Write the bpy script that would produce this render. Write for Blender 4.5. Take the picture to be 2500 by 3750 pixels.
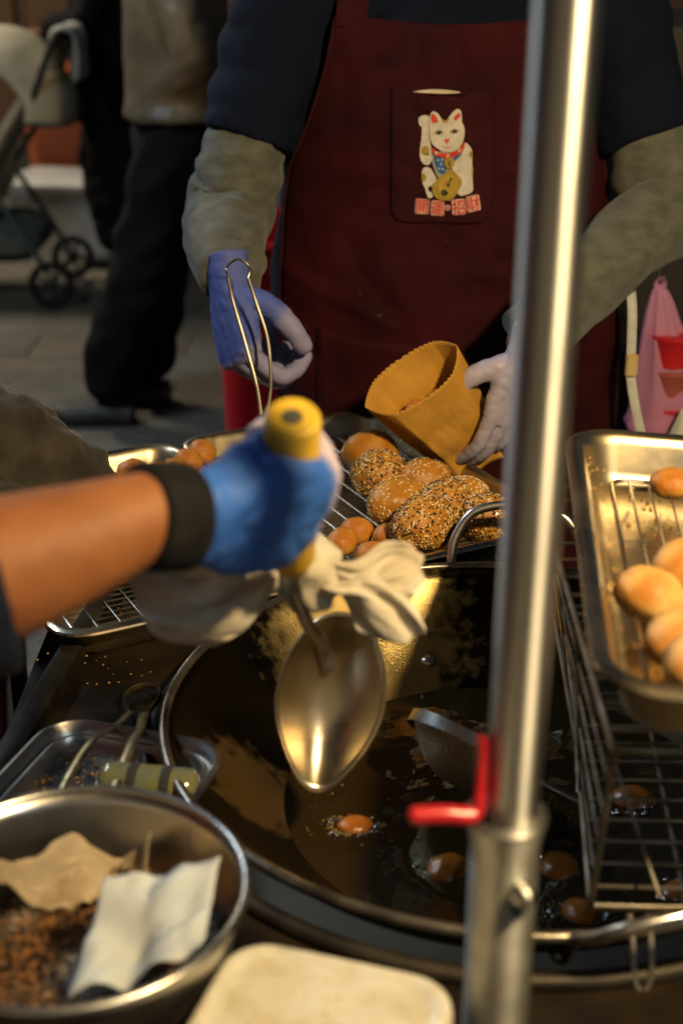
import bpy, bmesh, math, random
import numpy as np
from mathutils import Vector, Matrix, Quaternion, noise
random.seed(7); np.random.seed(7)
R = math.radians
sc = bpy.context.scene
for o in list(bpy.data.objects): bpy.data.objects.remove(o)
col = bpy.data.collections.new('place'); sc.collection.children.link(col)

# ------------------------------------------------------------------ camera, world, exposure
cam_d = bpy.data.cameras.new('camera'); cam = bpy.data.objects.new('camera', cam_d); col.objects.link(cam)
cam.location = (0, 0, 1.55); cam.rotation_euler = (R(90 - 23), 0, 0)
cam_d.sensor_fit = 'VERTICAL'; cam_d.sensor_height = 36; cam_d.lens = 50
cam_d.clip_start = 0.02; cam_d.clip_end = 300
cam_d.dof.use_dof = True; cam_d.dof.focus_distance = 1.78; cam_d.dof.aperture_fstop = 3.4
sc.camera = cam
w = bpy.data.worlds.new('World'); sc.world = w; w.use_nodes = True
wn = w.node_tree.nodes; wl = w.node_tree.links
sky = wn.new('ShaderNodeTexSky'); sky.sky_type = 'NISHITA'; sky.sun_disc = False
sky.sun_elevation = R(14); sky.sun_rotation = R(200)
wl.new(sky.outputs[0], wn['Background'].inputs[0]); wn['Background'].inputs[1].default_value = 0.012
sc.view_settings.view_transform = 'Standard'; sc.view_settings.look = 'None'
sc.view_settings.exposure = -0.2; sc.view_settings.gamma = 1.0
sc.cycles.max_bounces = 8; sc.cycles.caustics_reflective = False; sc.cycles.caustics_refractive = False
sc.cycles.sample_clamp_indirect = 4.0
sc.cycles.use_denoising = True
WARM_W = 178.0; COOL_W = 30.0; BACK_W = 12.0
WARM_LOC = Vector((0.66, 0.38, 2.05)); COOL_LOC = Vector((-1.75, 2.75, 2.45)); BACK_LOC = Vector((1.75, -1.25, 2.6))

# ------------------------------------------------------------------ materials
MATS = {}
def mat(name, c1, c2=None, rough=.5, metal=0., vs=12., lo=.35, hi=.65, bump=0., bs=120., r2=None, rs=9., spec=.5,
        trans=0., ior=1.45, sss=0., coat=0., sheen=0., bdist=.002, detail=5., stretch=None, emit=None, alpha=1.):
    m = bpy.data.materials.new(name); m.use_nodes = True
    nt = m.node_tree; N = nt.nodes; L = nt.links; b = N['Principled BSDF']
    tc = N.new('ShaderNodeTexCoord'); vec = tc.outputs['Object']
    if stretch:
        mp = N.new('ShaderNodeMapping'); mp.inputs['Scale'].default_value = stretch; L.new(vec, mp.inputs[0]); vec = mp.outputs[0]
    b.inputs['Base Color'].default_value = (*c1, 1)
    if c2:
        n = N.new('ShaderNodeTexNoise'); n.inputs['Scale'].default_value = vs; n.inputs['Detail'].default_value = detail; L.new(vec, n.inputs[0])
        r = N.new('ShaderNodeValToRGB'); r.color_ramp.elements[0].position = lo; r.color_ramp.elements[1].position = hi
        r.color_ramp.elements[0].color = (*c1, 1); r.color_ramp.elements[1].color = (*c2, 1)
        L.new(n.outputs[0], r.inputs[0]); L.new(r.outputs[0], b.inputs['Base Color'])
    b.inputs['Roughness'].default_value = rough
    if r2 is not None:
        n = N.new('ShaderNodeTexNoise'); n.inputs['Scale'].default_value = rs; n.inputs['Detail'].default_value = 6; L.new(vec, n.inputs[0])
        mr = N.new('ShaderNodeMapRange'); mr.inputs[1].default_value = .35; mr.inputs[2].default_value = .68
        mr.inputs[3].default_value = rough; mr.inputs[4].default_value = r2; L.new(n.outputs[0], mr.inputs[0]); L.new(mr.outputs[0], b.inputs['Roughness'])
    b.inputs['Metallic'].default_value = metal; b.inputs['Specular IOR Level'].default_value = spec
    b.inputs['IOR'].default_value = ior; b.inputs['Transmission Weight'].default_value = trans
    b.inputs['Coat Weight'].default_value = coat; b.inputs['Sheen Weight'].default_value = sheen; b.inputs['Alpha'].default_value = alpha
    if sss:
        b.inputs['Subsurface Weight'].default_value = sss; b.inputs['Subsurface Radius'].default_value = (.02, .01, .005); b.inputs['Subsurface Scale'].default_value = .3
    if bump:
        n = N.new('ShaderNodeTexNoise'); n.inputs['Scale'].default_value = bs; n.inputs['Detail'].default_value = 4; L.new(vec, n.inputs[0])
        bp = N.new('ShaderNodeBump'); bp.inputs['Strength'].default_value = bump; bp.inputs['Distance'].default_value = bdist
        L.new(n.outputs[0], bp.inputs['Height']); L.new(bp.outputs[0], b.inputs['Normal'])
    if emit:
        b.inputs['Emission Color'].default_value = (*emit[0], 1); b.inputs['Emission Strength'].default_value = emit[1]
    MATS[name] = m; return m
steel = mat('steel', (.62, .60, .56), (.46, .43, .38), rough=.22, r2=.42, metal=1, vs=14, bump=.08, bs=90)
steel_tray = mat('tray_steel', (.68, .60, .46), (.50, .40, .24), rough=.2, r2=.45, metal=1, vs=9, bump=.12, bs=60)
pole_steel = mat('pole_steel', (.66, .66, .64), (.5, .49, .46), rough=.34, r2=.44, metal=1, vs=6, bump=.05, bs=70, stretch=(6, 6, .5))
def brushed(m, amt, rot):
    N = m.node_tree.nodes; b = N['Principled BSDF']; t = N.new('ShaderNodeTangent'); t.direction_type = 'RADIAL'; t.axis = 'Z'
    m.node_tree.links.new(t.outputs[0], b.inputs['Tangent']); b.inputs['Anisotropic'].default_value = amt; b.inputs['Anisotropic Rotation'].default_value = rot
pole_steel.node_tree.nodes['Principled BSDF'].inputs['Roughness'].default_value = .3
brushed(pole_steel, .92, .25)
galv = mat('galvanised_steel', (.60, .60, .57), (.42, .41, .37), rough=.42, r2=.55, metal=1, vs=25, bump=.1, bs=120)
brushed(galv, .75, .25)
wire_m = mat('wire_steel', (.42, .39, .34), (.2, .16, .11), rough=.3, r2=.5, metal=1, vs=30)
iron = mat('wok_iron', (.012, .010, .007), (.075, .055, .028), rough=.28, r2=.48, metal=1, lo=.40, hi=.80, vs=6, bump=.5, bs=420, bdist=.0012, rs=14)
iron_rim = mat('wok_rim_iron', (.30, .27, .22), (.10, .09, .075), rough=.24, r2=.45, metal=.9, vs=22, bump=.25, bs=160)
stove = mat('greasy_stove', (.005, .0045, .004), (.020, .013, .007), spec=.12, rough=.3, r2=.65, vs=10, bump=.35, bs=70, rs=12)
stove_edge = mat('stove_edge', (.045, .037, .026), (.014, .011, .009), rough=.4, r2=.65, metal=.6, vs=16, bump=.2, bs=80)
oil_m = mat('frying_oil', (.022, .013, .004), (.034, .021, .006), rough=.03, vs=6, bump=.08, bs=30, bdist=.006, spec=.6, ior=1.47)
dough = mat('fried_dough', (.40, .15, .012), (.62, .31, .045), rough=.42, r2=.6, vs=26, lo=.38, hi=.66, bump=.35, bs=180, sss=.08, coat=.1)
dough_pale = mat('pale_fried_dough', (.48, .18, .022), (.78, .50, .17), rough=.45, r2=.62, vs=17, lo=.38, hi=.64, bump=.5, bs=130, sss=.08)
orange_d = mat('orange_fried_ball', (.40, .115, .008), (.66, .31, .05), rough=.46, r2=.62, vs=30, lo=.33, hi=.68, bump=.5, bs=150, sss=.06)
seed_w = mat('white_sesame', (.80, .66, .40), (.66, .48, .22), rough=.4, vs=300)
seed_b = mat('black_sesame', (.03, .022, .015), (.06, .04, .02), rough=.4, vs=300)
kraft = mat('kraft_paper', (.56, .30, .048), (.46, .23, .034), rough=.75, vs=18, bump=.12, bs=240, spec=.25)
maroon = mat('maroon_cotton', (.038, .0025, .0058), (.021, .0015, .0038), rough=.85, vs=11, bump=.35, bs=650, sheen=0, bdist=.001, spec=.2)
maroon_t = mat('maroon_trim', (.034, .004, .005), (.024, .0026, .0036), rough=.85, vs=15, bump=.3, bs=650, spec=.2)
navy = mat('navy_jersey', (.0032, .0068, .020), (.002, .0042, .013), rough=.9, vs=9, bump=.3, bs=500, sheen=0, spec=.2)
greys = mat('grey_sleeve_knit', (.125, .130, .112), (.08, .083, .07), rough=.9, vs=30, bump=.5, bs=420, sheen=.15, spec=.2, stretch=(1, 1, 2.2))
skin = mat('skin', (.25, .098, .034), (.15, .052, .018), spec=.3, rough=.6, vs=14, bump=.15, bs=220, sss=.12)
hair = mat('black_hair', (.012, .010, .009), rough=.4, bump=.6, bs=300)
black_el = mat('black_elastic', (.004, .004, .005), (.008, .008, .009), spec=.15, rough=.9, vs=60, bump=.4, bs=500)
lav = mat('lavender_glove', (.44, .40, .52), (.34, .31, .44), rough=.4, vs=22, bump=.2, bs=160, sss=.1)
cotton = mat('white_rag', (.60, .56, .48), (.44, .38, .28), rough=.9, vs=18, bump=.45, bs=340, sheen=.1, spec=.2)
yellow = mat('yellow_handle', (.66, .43, .045), (.52, .32, .03), rough=.45, vs=24, bump=.12, bs=120)
dark_hole = mat('dark_plug', (.06, .06, .05), rough=.6)
red_pl = mat('red_plastic', (.46, .012, .022), (.36, .01, .018), rough=.32, vs=20, coat=.2)
white_pl = mat('milky_plastic', (.52, .50, .44), (.42, .38, .29), rough=.3, coat=.3, vs=35, lo=.45, hi=.72, sss=.1, bump=.08, bs=60)
paper_w = mat('white_paper', (.42, .48, .55), (.36, .38, .40), rough=.8, vs=14, bump=.15, bs=90)
paper_t = mat('greasy_paper', (.40, .32, .22), (.24, .18, .11), rough=.55, vs=14, bump=.15, bs=90)
black_cloth = mat('black_trousers', (.006, .006, .007), (.011, .010, .010), rough=.9, vs=8, bump=.2, bs=300, spec=.2)
khaki = mat('khaki_nylon', (.19, .145, .085), (.10, .075, .045), rough=.42, vs=5, bump=.25, bs=14, bdist=.02)
cream = mat('cream_canvas', (.66, .61, .47), (.50, .46, .34), rough=.8, vs=5, bump=.2, bs=14, bdist=.02)
frame_dk = mat('dark_frame', (.03, .035, .04), (.05, .055, .06), rough=.4, metal=.5, vs=10)
teal_f = mat('teal_frame', (.12, .19, .20), (.09, .14, .15), rough=.4, metal=.4, vs=10)
rubber = mat('rubber', (.015, .015, .016), rough=.8)
asphalt = mat('street_paving', (.15, .135, .105), (.10, .09, .072), rough=.75, r2=.9, vs=1.4, bump=.3, bs=60, detail=9)
wallm = mat('brown_shop_wall', (.10, .062, .036), (.06, .04, .025), rough=.7, vs=3, bump=.2, bs=30)
darkm = mat('black_cabinet', (.010, .010, .011), (.016, .015, .014), rough=.6, vs=6, bump=.1, bs=40)
grey_cloth = mat('charcoal_cloth', (.022, .020, .018), (.055, .046, .035), rough=.95, vs=16, bump=.5, bs=260, sheen=.15, spec=.2)
def spots(m, c, scale, thr, soft=.03, mode=None, centres=None):
    # cloth stains and the wok's painted lamp sheen, mixed over the base colour
    nt = m.node_tree; N = nt.nodes; L = nt.links; b = N['Principled BSDF']; tc = N.new('ShaderNodeTexCoord')
    n = N.new('ShaderNodeTexNoise'); n.inputs['Scale'].default_value = scale; n.inputs['Detail'].default_value = 6; L.new(tc.outputs['Object'], n.inputs[0])
    fac = n.outputs[0]
    if centres:
        acc = None
        for p, r in centres:
            d = N.new('ShaderNodeVectorMath'); d.operation = 'DISTANCE'; d.inputs[1].default_value = p; L.new(tc.outputs['Object'], d.inputs[0])
            q = N.new('ShaderNodeMath'); q.operation = 'MULTIPLY_ADD'; q.inputs[1].default_value = -1 / r; q.inputs[2].default_value = 1.0; L.new(d.outputs['Value'], q.inputs[0])
            if acc is None: acc = q.outputs[0]
            else:
                x = N.new('ShaderNodeMath'); x.operation = 'MAXIMUM'; L.new(acc, x.inputs[0]); L.new(q.outputs[0], x.inputs[1]); acc = x.outputs[0]
        a = N.new('ShaderNodeMath'); a.operation = 'ADD'; L.new(acc, a.inputs[0]); L.new(fac, a.inputs[1]); fac = a.outputs[0]
    mr = N.new('ShaderNodeMapRange'); mr.inputs[1].default_value = thr; mr.inputs[2].default_value = thr + soft; L.new(fac, mr.inputs[0])
    mx = N.new('ShaderNodeMixRGB'); mx.inputs[2].default_value = (*c, 1); L.new(mr.outputs[0], mx.inputs[0])
    src = b.inputs['Base Color']
    if src.is_linked: L.new(src.links[0].from_socket, mx.inputs[1])
    else: mx.inputs[1].default_value = src.default_value
    L.new(mx.outputs[0], src)
def M(n): return MATS[n]
# painted gold lamp sheen on the wok's far wall and glint at near left
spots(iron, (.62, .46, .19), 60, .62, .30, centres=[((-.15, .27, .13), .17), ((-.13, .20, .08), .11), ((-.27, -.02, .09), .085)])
spots(maroon, (.085, .045, .04), 70, .70, .06); spots(maroon, (.016, .002, .004), 7, .60, .10)
def simple(name, c, **k): return MATS[name] if name in MATS else mat(name, c, **k)
def glove_mat(name, ca, cb):
    m = mat(name, (.03, .13, .50), rough=.62, bump=.5, bs=420)
    N = m.node_tree.nodes; L = m.node_tree.links; b = N['Principled BSDF']
    tc = N.new('ShaderNodeTexCoord'); sep = N.new('ShaderNodeSeparateXYZ'); L.new(tc.outputs['Object'], sep.inputs[0])
    n = N.new('ShaderNodeTexNoise'); n.inputs['Scale'].default_value = 28; L.new(tc.outputs['Object'], n.inputs[0])
    ma = N.new('ShaderNodeMath'); ma.operation = 'MULTIPLY_ADD'; ma.inputs[1].default_value = .03; L.new(n.outputs[0], ma.inputs[0]); L.new(sep.outputs['Y'], ma.inputs[2])
    mz = N.new('ShaderNodeMath'); mz.operation = 'MULTIPLY_ADD'; mz.inputs[1].default_value = -1.1; L.new(sep.outputs['Z'], mz.inputs[0]); L.new(ma.outputs[0], mz.inputs[2])
    mr = N.new('ShaderNodeMapRange'); mr.inputs[1].default_value = .098; mr.inputs[2].default_value = .118; L.new(mz.outputs[0], mr.inputs[0])
    mx = N.new('ShaderNodeMixRGB'); mx.inputs[1].default_value = (*ca, 1); mx.inputs[2].default_value = (*cb, 1)
    L.new(mr.outputs[0], mx.inputs[0]); L.new(mx.outputs[0], b.inputs['Base Color'])
    return m
glove = glove_mat('blue_coated_glove', (.022, .10, .43), (.46, .40, .52)); glove_pale = glove_mat('lavender_blue_glove', (.08, .115, .40), (.25, .24, .42))
def clear_mat(name, c, alpha, rough=.25):
    m = mat(name, c, rough=rough, spec=.6, bump=.2, bs=30); m.node_tree.nodes['Principled BSDF'].inputs['Alpha'].default_value = alpha; return m
film_pink = clear_mat('pink_film', (.75, .36, .62), .55)
film_white = clear_mat('white_film', (.78, .80, .76), .85)

# ------------------------------------------------------------------ mesh helpers
def catmull(P, k=6, closed=False):
    P = [Vector(p) for p in P]; n = len(P); out = []
    rng = range(n if closed else n - 1)
    for i in rng:
        g = (lambda j: P[j % n]) if closed else (lambda j: P[max(0, min(n - 1, j))])
        a, b, c, d = g(i - 1), g(i), g(i + 1), g(i + 2)
        for s in range(k):
            t = s / k
            out.append(.5 * ((2 * b) + (c - a) * t + (2 * a - 5 * b + 4 * c - d) * t * t + (3 * b - a - 3 * c + d) * t ** 3))
    if not closed: out.append(P[-1])
    return out
def frames(P, up=None, closed=False):
    n = len(P); T = []
    for i in range(n):
        a = P[(i - 1) % n] if closed else P[max(0, i - 1)]; b = P[(i + 1) % n] if closed else P[min(n - 1, i + 1)]
        d = (b - a); T.append(d.normalized() if d.length > 1e-9 else Vector((0, 0, 1)))
    u = Vector(up) if up is not None else (Vector((0, 0, 1)) if abs(T[0].z) < .9 else Vector((1, 0, 0)))
    u = (u - T[0] * u.dot(T[0])).normalized(); F = []
    for i in range(n):
        if up is not None: v = Vector(up); v = v - T[i] * v.dot(T[i]); u = v.normalized() if v.length > 1e-4 else u
        else:
            v = u - T[i] * u.dot(T[i]); u = v.normalized() if v.length > 1e-6 else u
        F.append((T[i], u, T[i].cross(u)))
    return F
class MB:
    def __init__(s): s.v = []; s.f = []
    def add(s, vs, fs):
        o = len(s.v); s.v += [tuple(p) for p in vs]; s.f += [tuple(i + o for i in q) for q in fs]; return s
    def rings(s, rs, cap=True, closed=False, capend=None):
        n = len(rs[0]); vs = [p for r in rs for p in r]; fs = []
        m = len(rs)
        for i in range(m if closed else m - 1):
            a = i * n; b = ((i + 1) % m) * n
            for j in range(n):
                k = (j + 1) % n; fs.append((a + j, a + k, b + k, b + j))
        if cap and not closed:
            fs.append(tuple(reversed(range(n))))
            if capend is not False: fs.append(tuple(range((m - 1) * n, m * n)))
        return s.add(vs, fs)
    def tube(s, P, r, n=10, up=None, cap=True, closed=False, wr=None):
        P = [Vector(p) for p in P]; F = frames(P, up, closed); rs = []
        for i, p in enumerate(P):
            rr = r[i] if isinstance(r, (list, tuple)) and len(r) == len(P) else r
            rx, ry = rr if isinstance(rr, (tuple, list)) else (rr, rr)
            t, u, v = F[i]; ring = []
            for j in range(n):
                a = 2 * math.pi * j / n; q = p + u * (math.cos(a) * rx) + v * (math.sin(a) * ry)
                if wr: q = q + (q - p).normalized() * wr(i / (len(P) - 1), a)
                ring.append(q)
            rs.append(ring)
        return s.rings(rs, cap, closed)
    def capsule(s, P, r, n=12):
        P = [Vector(p) for p in P]; r = list(r); Q = []; S = []
        d0 = (P[0] - P[1]).normalized(); d1 = (P[-1] - P[-2]).normalized()
        for t in (.98, .75, .4): Q.append(P[0] + d0 * r[0] * t); S.append(r[0] * math.sqrt(1 - t * t))
        Q += P; S += r
        for t in (.4, .75, .98): Q.append(P[-1] + d1 * r[-1] * t); S.append(r[-1] * math.sqrt(1 - t * t))
        return s.tube(Q, S, n)
    def lathe(s, prof, n=48, c=(0, 0, 0), closedprof=False, a0=0, a1=2 * math.pi):
        full = abs(a1 - a0 - 2 * math.pi) < 1e-6; m = n if full else n + 1
        cols = [[(c[0] + r * math.cos(a0 + (a1 - a0) * j / n), c[1] + r * math.sin(a0 + (a1 - a0) * j / n), c[2] + z) for r, z in prof] for j in range(m)]
        vs = [p for q in cols for p in q]; k = len(prof); fs = []
        for j in range(n):
            a = j * k; b = ((j + 1) % m) * k
            for i in range(k if closedprof else k - 1):
                i2 = (i + 1) % k; fs.append((a + i, b + i, b + i2, a + i2))
        return s.add(vs, fs)
    def box(s, c, d, rot=None, bev=.0):
        x, y, z = d[0] / 2, d[1] / 2, d[2] / 2; b = min(bev, x * .9, y * .9, z * .9)
        rs = []
        for zz, ins in ((-z, b), (-z + b, 0), (z - b, 0), (z, b)) if b > 0 else ((-z, 0), (z, 0)):
            xx, yy = x - ins, y - ins
            if b > 0: ring = [(-xx + b, -yy), (xx - b, -yy), (xx, -yy + b), (xx, yy - b), (xx - b, yy), (-xx + b, yy), (-xx, yy - b), (-xx, -yy + b)]
            else: ring = [(-xx, -yy), (xx, -yy), (xx, yy), (-xx, yy)]
            R3 = [Vector((p[0], p[1], zz)) for p in ring]
            if rot is not None: R3 = [rot @ p for p in R3]
            rs.append([p + Vector(c) for p in R3])
        return s.rings(rs)
    def grid(s, fn, nu, nv):
        vs = [fn(i / nu, j / nv) for j in range(nv + 1) for i in range(nu + 1)]
        fs = [(j * (nu + 1) + i, j * (nu + 1) + i + 1, (j + 1) * (nu + 1) + i + 1, (j + 1) * (nu + 1) + i) for j in range(nv) for i in range(nu)]
        return s.add(vs, fs)
    def ball(s, c, r, n=16, m=10, disp=None, M3=None):
        rx, ry, rz = r if isinstance(r, (tuple, list)) else (r, r, r); rs = []
        for i in range(1, m):
            t = math.pi * i / m; ring = []
            for j in range(n):
                a = 2 * math.pi * j / n; d = Vector((math.sin(t) * math.cos(a), math.sin(t) * math.sin(a), -math.cos(t)))
                k = 1 + (disp(d) if disp else 0); p = Vector((d.x * rx * k, d.y * ry * k, d.z * rz * k))
                if M3 is not None: p = M3 @ p
                ring.append(p + Vector(c))
            rs.append(ring)
        return s.rings(rs)
    def mesh(s, name='m'):
        me = bpy.data.meshes.new(name); me.from_pydata(s.v, [], s.f); me.update(); return me
def fix(me, recalc=True):
    bm = bmesh.new(); bm.from_mesh(me)
    if recalc: bmesh.ops.recalc_face_normals(bm, faces=bm.faces)
    bm.to_mesh(me); bm.free(); return me
def link(name, me, m, parent=None, smooth=True, sharp=40, solid=0, sub=0, recalc=True, mats=None, solid_off=0):
    if isinstance(me, MB): me = me.mesh(name)
    if recalc: fix(me)
    o = bpy.data.objects.new(name, me); col.objects.link(o)
    me.materials.clear()
    for q in (mats or [m]): me.materials.append(q)
    if smooth:
        for p in me.polygons: p.use_smooth = True
        if sharp and sharp < 180:
            try: me.set_sharp_from_angle(angle=R(sharp))
            except Exception: pass
    if solid:
        s = o.modifiers.new('s', 'SOLIDIFY'); s.thickness = solid; s.offset = solid_off
    if sub:
        s = o.modifiers.new('d', 'SUBSURF'); s.levels = sub; s.render_levels = sub
    if parent: o.parent = parent
    return o
def tag(o, label=None, cat=None, group=None, kind=None):
    if label: o['label'] = label
    if cat: o['category'] = cat
    if group: o['group'] = group
    if kind: o['kind'] = kind
    return o
def empty(name, loc=(0, 0, 0), rz=0, label=None, cat=None, group=None):
    o = bpy.data.objects.new(name, None); col.objects.link(o); o.location = loc; o.rotation_euler = (0, 0, rz); o.empty_display_size = .02
    return tag(o, label, cat, group)
def union(mb, voxel, smooth=3, disp=None, factor=.5):
    me = fix(mb.mesh('u')); o = bpy.data.objects.new('u', me); col.objects.link(o)
    r = o.modifiers.new('r', 'REMESH'); r.mode = 'VOXEL'; r.voxel_size = voxel; r.use_smooth_shade = True
    if smooth:
        s = o.modifiers.new('s', 'SMOOTH'); s.factor = factor; s.iterations = smooth
    bpy.context.view_layer.update()
    dg = bpy.context.evaluated_depsgraph_get()
    out = bpy.data.meshes.new_from_object(o.evaluated_get(dg)); bpy.data.objects.remove(o)
    if disp:
        n = len(out.vertices); co = np.empty(n * 3); nr = np.empty(n * 3); out.vertices.foreach_get('co', co); out.vertices.foreach_get('normal', nr)
        d = np.array([disp(Vector(p)) for p in co.reshape(-1, 3)]); out.vertices.foreach_set('co', (co.reshape(-1, 3) + nr.reshape(-1, 3) * d[:, None]).ravel()); out.update()
    return out
def fn(p, s, seed=0): return noise.noise(Vector(p) * s + Vector((seed * 7.3, seed * 3.1, seed * 1.7)))
def copy_tree(o, parent=None):
    c = o.copy(); col.objects.link(c); c.parent = parent
    for ch in o.children: copy_tree(ch, c)
    return c
def rrect(L, W, r, n=6):
    pts = []
    for cx, cy, a0 in ((L / 2 - r, W / 2 - r, 0), (-L / 2 + r, W / 2 - r, 90), (-L / 2 + r, -W / 2 + r, 180), (L / 2 - r, -W / 2 + r, 270)):
        for i in range(n + 1):
            a = R(a0 + 90 * i / n); pts.append((cx + r * math.cos(a), cy + r * math.sin(a)))
    return pts

# ------------------------------------------------------------------ setting: street
def ground():
    g = MB(); g.grid(lambda u, v: (-30 + 60 * u, -6 + 60 * v, 0), 40, 40)
    tag(link('ground', g, asphalt, smooth=False), kind='structure')
ground()
def paving():
    # worn stone slabs of the market street, only those the view reaches
    root = bpy.data.objects['ground']
    slab = MB().box((0, 0, 0), (.590, .290, .02), bev=.003).mesh('slab')
    ms = [simple('slab_%d' % i, c, c2=tuple(x * .72 for x in c), vs=5, rough=.55, r2=.85, bump=.3, bs=50) for i, c in enumerate([(.20, .178, .138), (.185, .166, .132), (.215, .178, .13), (.19, .178, .145)])]
    metas = []
    for m in ms:
        me = slab.copy(); me.materials.append(m); metas.append(me)
    n = 0
    for j in range(23):
        y = 2.62 + j * .292
        for i in range(8):
            x = -2.95 + i * .592 + (.296 if j % 2 else 0)
            if x > .1 and y < 4 or x > 1.2: continue
            o = bpy.data.objects.new('paving_slab', random.choice(metas)); col.objects.link(o)
            o.location = (x, y, .002 + random.uniform(-.002, .002)); o.rotation_euler = (random.uniform(-.003, .003), random.uniform(-.003, .003), 0); o.parent = root; n += 1
paving()
def background():
    wl_ = empty('shop_wall', (-.5, 9.4, 0), label='brown panelled shop front wall at the far side of the street', cat='wall')
    link('wall_face', MB().box((0, .1, 1.5), (9, .2, 3)), wallm, wl_, smooth=False)
    for i in range(9):
        link('panel', MB().box((-4 + i * 1.0, -.02, .62), (.94, .05, 1.0), bev=.02), simple('shop_panel', (.16, .085, .04), c2=(.11, .06, .03), vs=4, rough=.5), wl_, smooth=False)
    link('plinth', MB().box((0, -.06, .08), (9, .16, .16), bev=.01), simple('plinth', (.09, .085, .075), c2=(.06, .055, .05), vs=4), wl_, smooth=False)
    def tub(name, c, d, m, taper, label, cat):
        b = MB(); rs = []
        H = d[2]
        for z, k in ((0, taper), (H * .93, 1), (H * .93, 1.05), (H, 1.05), (H, .97), (H * .1, taper * .95)):
            rs.append([(x, y, z) for x, y in rrect(d[0] * k, d[1] * k, min(d[:2]) * .16)])
        b.rings(rs); e = empty(name, (c[0], c[1], 0), c[2], label, cat)
        link('shell', b, m, e); return e
    e = tub('storage_bin', (-1.27, 7.35, .1), (.62, .42, .80), simple('orange_plastic', (.42, .10, .035), c2=(.34, .08, .03), vs=4, rough=.4), .86, 'orange plastic storage bin behind the stroller frame', 'bin')
    link('lid', MB().box((0, 0, .82), (.66, .46, .05), bev=.015), MATS['orange_plastic'], e)
    e = tub('foam_box', (-1.22, 6.75, -.2), (.62, .40, .36), simple('white_foam', (.66, .66, .64), c2=(.55, .53, .50), vs=6, rough=.35), .97, 'white foam box on the ground between the stroller and black trousers', 'box')
    link('lid', MB().box((0, 0, .375), (.66, .44, .05), bev=.015), MATS['white_foam'], e)
    e = tub('foam_box', (-2.02, 6.9, .2), (.62, .42, .30), simple('pinkish_foam', (.55, .42, .35), c2=(.46, .36, .3), vs=6, rough=.5), .97, 'pinkish cardboard box on the ground behind the stroller', 'box')
    link('lid', MB().box((0, 0, .305), (.65, .45, .03), bev=.01), MATS['pinkish_foam'], e)
    for x, y, l in ((-.93, 6.85, 'small glowing amber bulb beside the white foam box'), (-.62, 6.95, 'small glowing amber bulb seen between the dark legs')):
        b = empty('marker_bulb', (x, y, 0), label=l, cat='bulb')
        link('base', MB().lathe([(0, 0), (.05, 0), (.05, .03), (.018, .04), (.018, .13), (0, .13)], 12), frame_dk, b)
        link('globe', MB().ball((0, 0, .16), .035), simple('amber_glow', (.9, .5, .1), emit=((1, .55, .12), 3.0)), b)
    # red bins
    e = tub('red_bin', (-.75, 2.02, .1), (.46, .40, .56), red_pl, .85, 'red plastic bin on the ground left of the stove', 'bin')
    link('rim', MB().tube([(x, y, .555) for x, y in rrect(.485, .42, .06)], .012, 8, closed=True), red_pl, e)
    e = tub('red_bin', (-.08, 3.02, 0), (.36, .34, .93), simple('bright_red_plastic', (.62, .012, .02), c2=(.5, .01, .015), vs=6, rough=.4), .88, 'tall bright red bin behind the vendor, seen beside his grey sleeve', 'bin')
    link('rim', MB().tube([(x, y, .92) for x, y in rrect(.375, .355, .05)], .012, 8, closed=True), MATS['bright_red_plastic'], e)
background()

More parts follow.
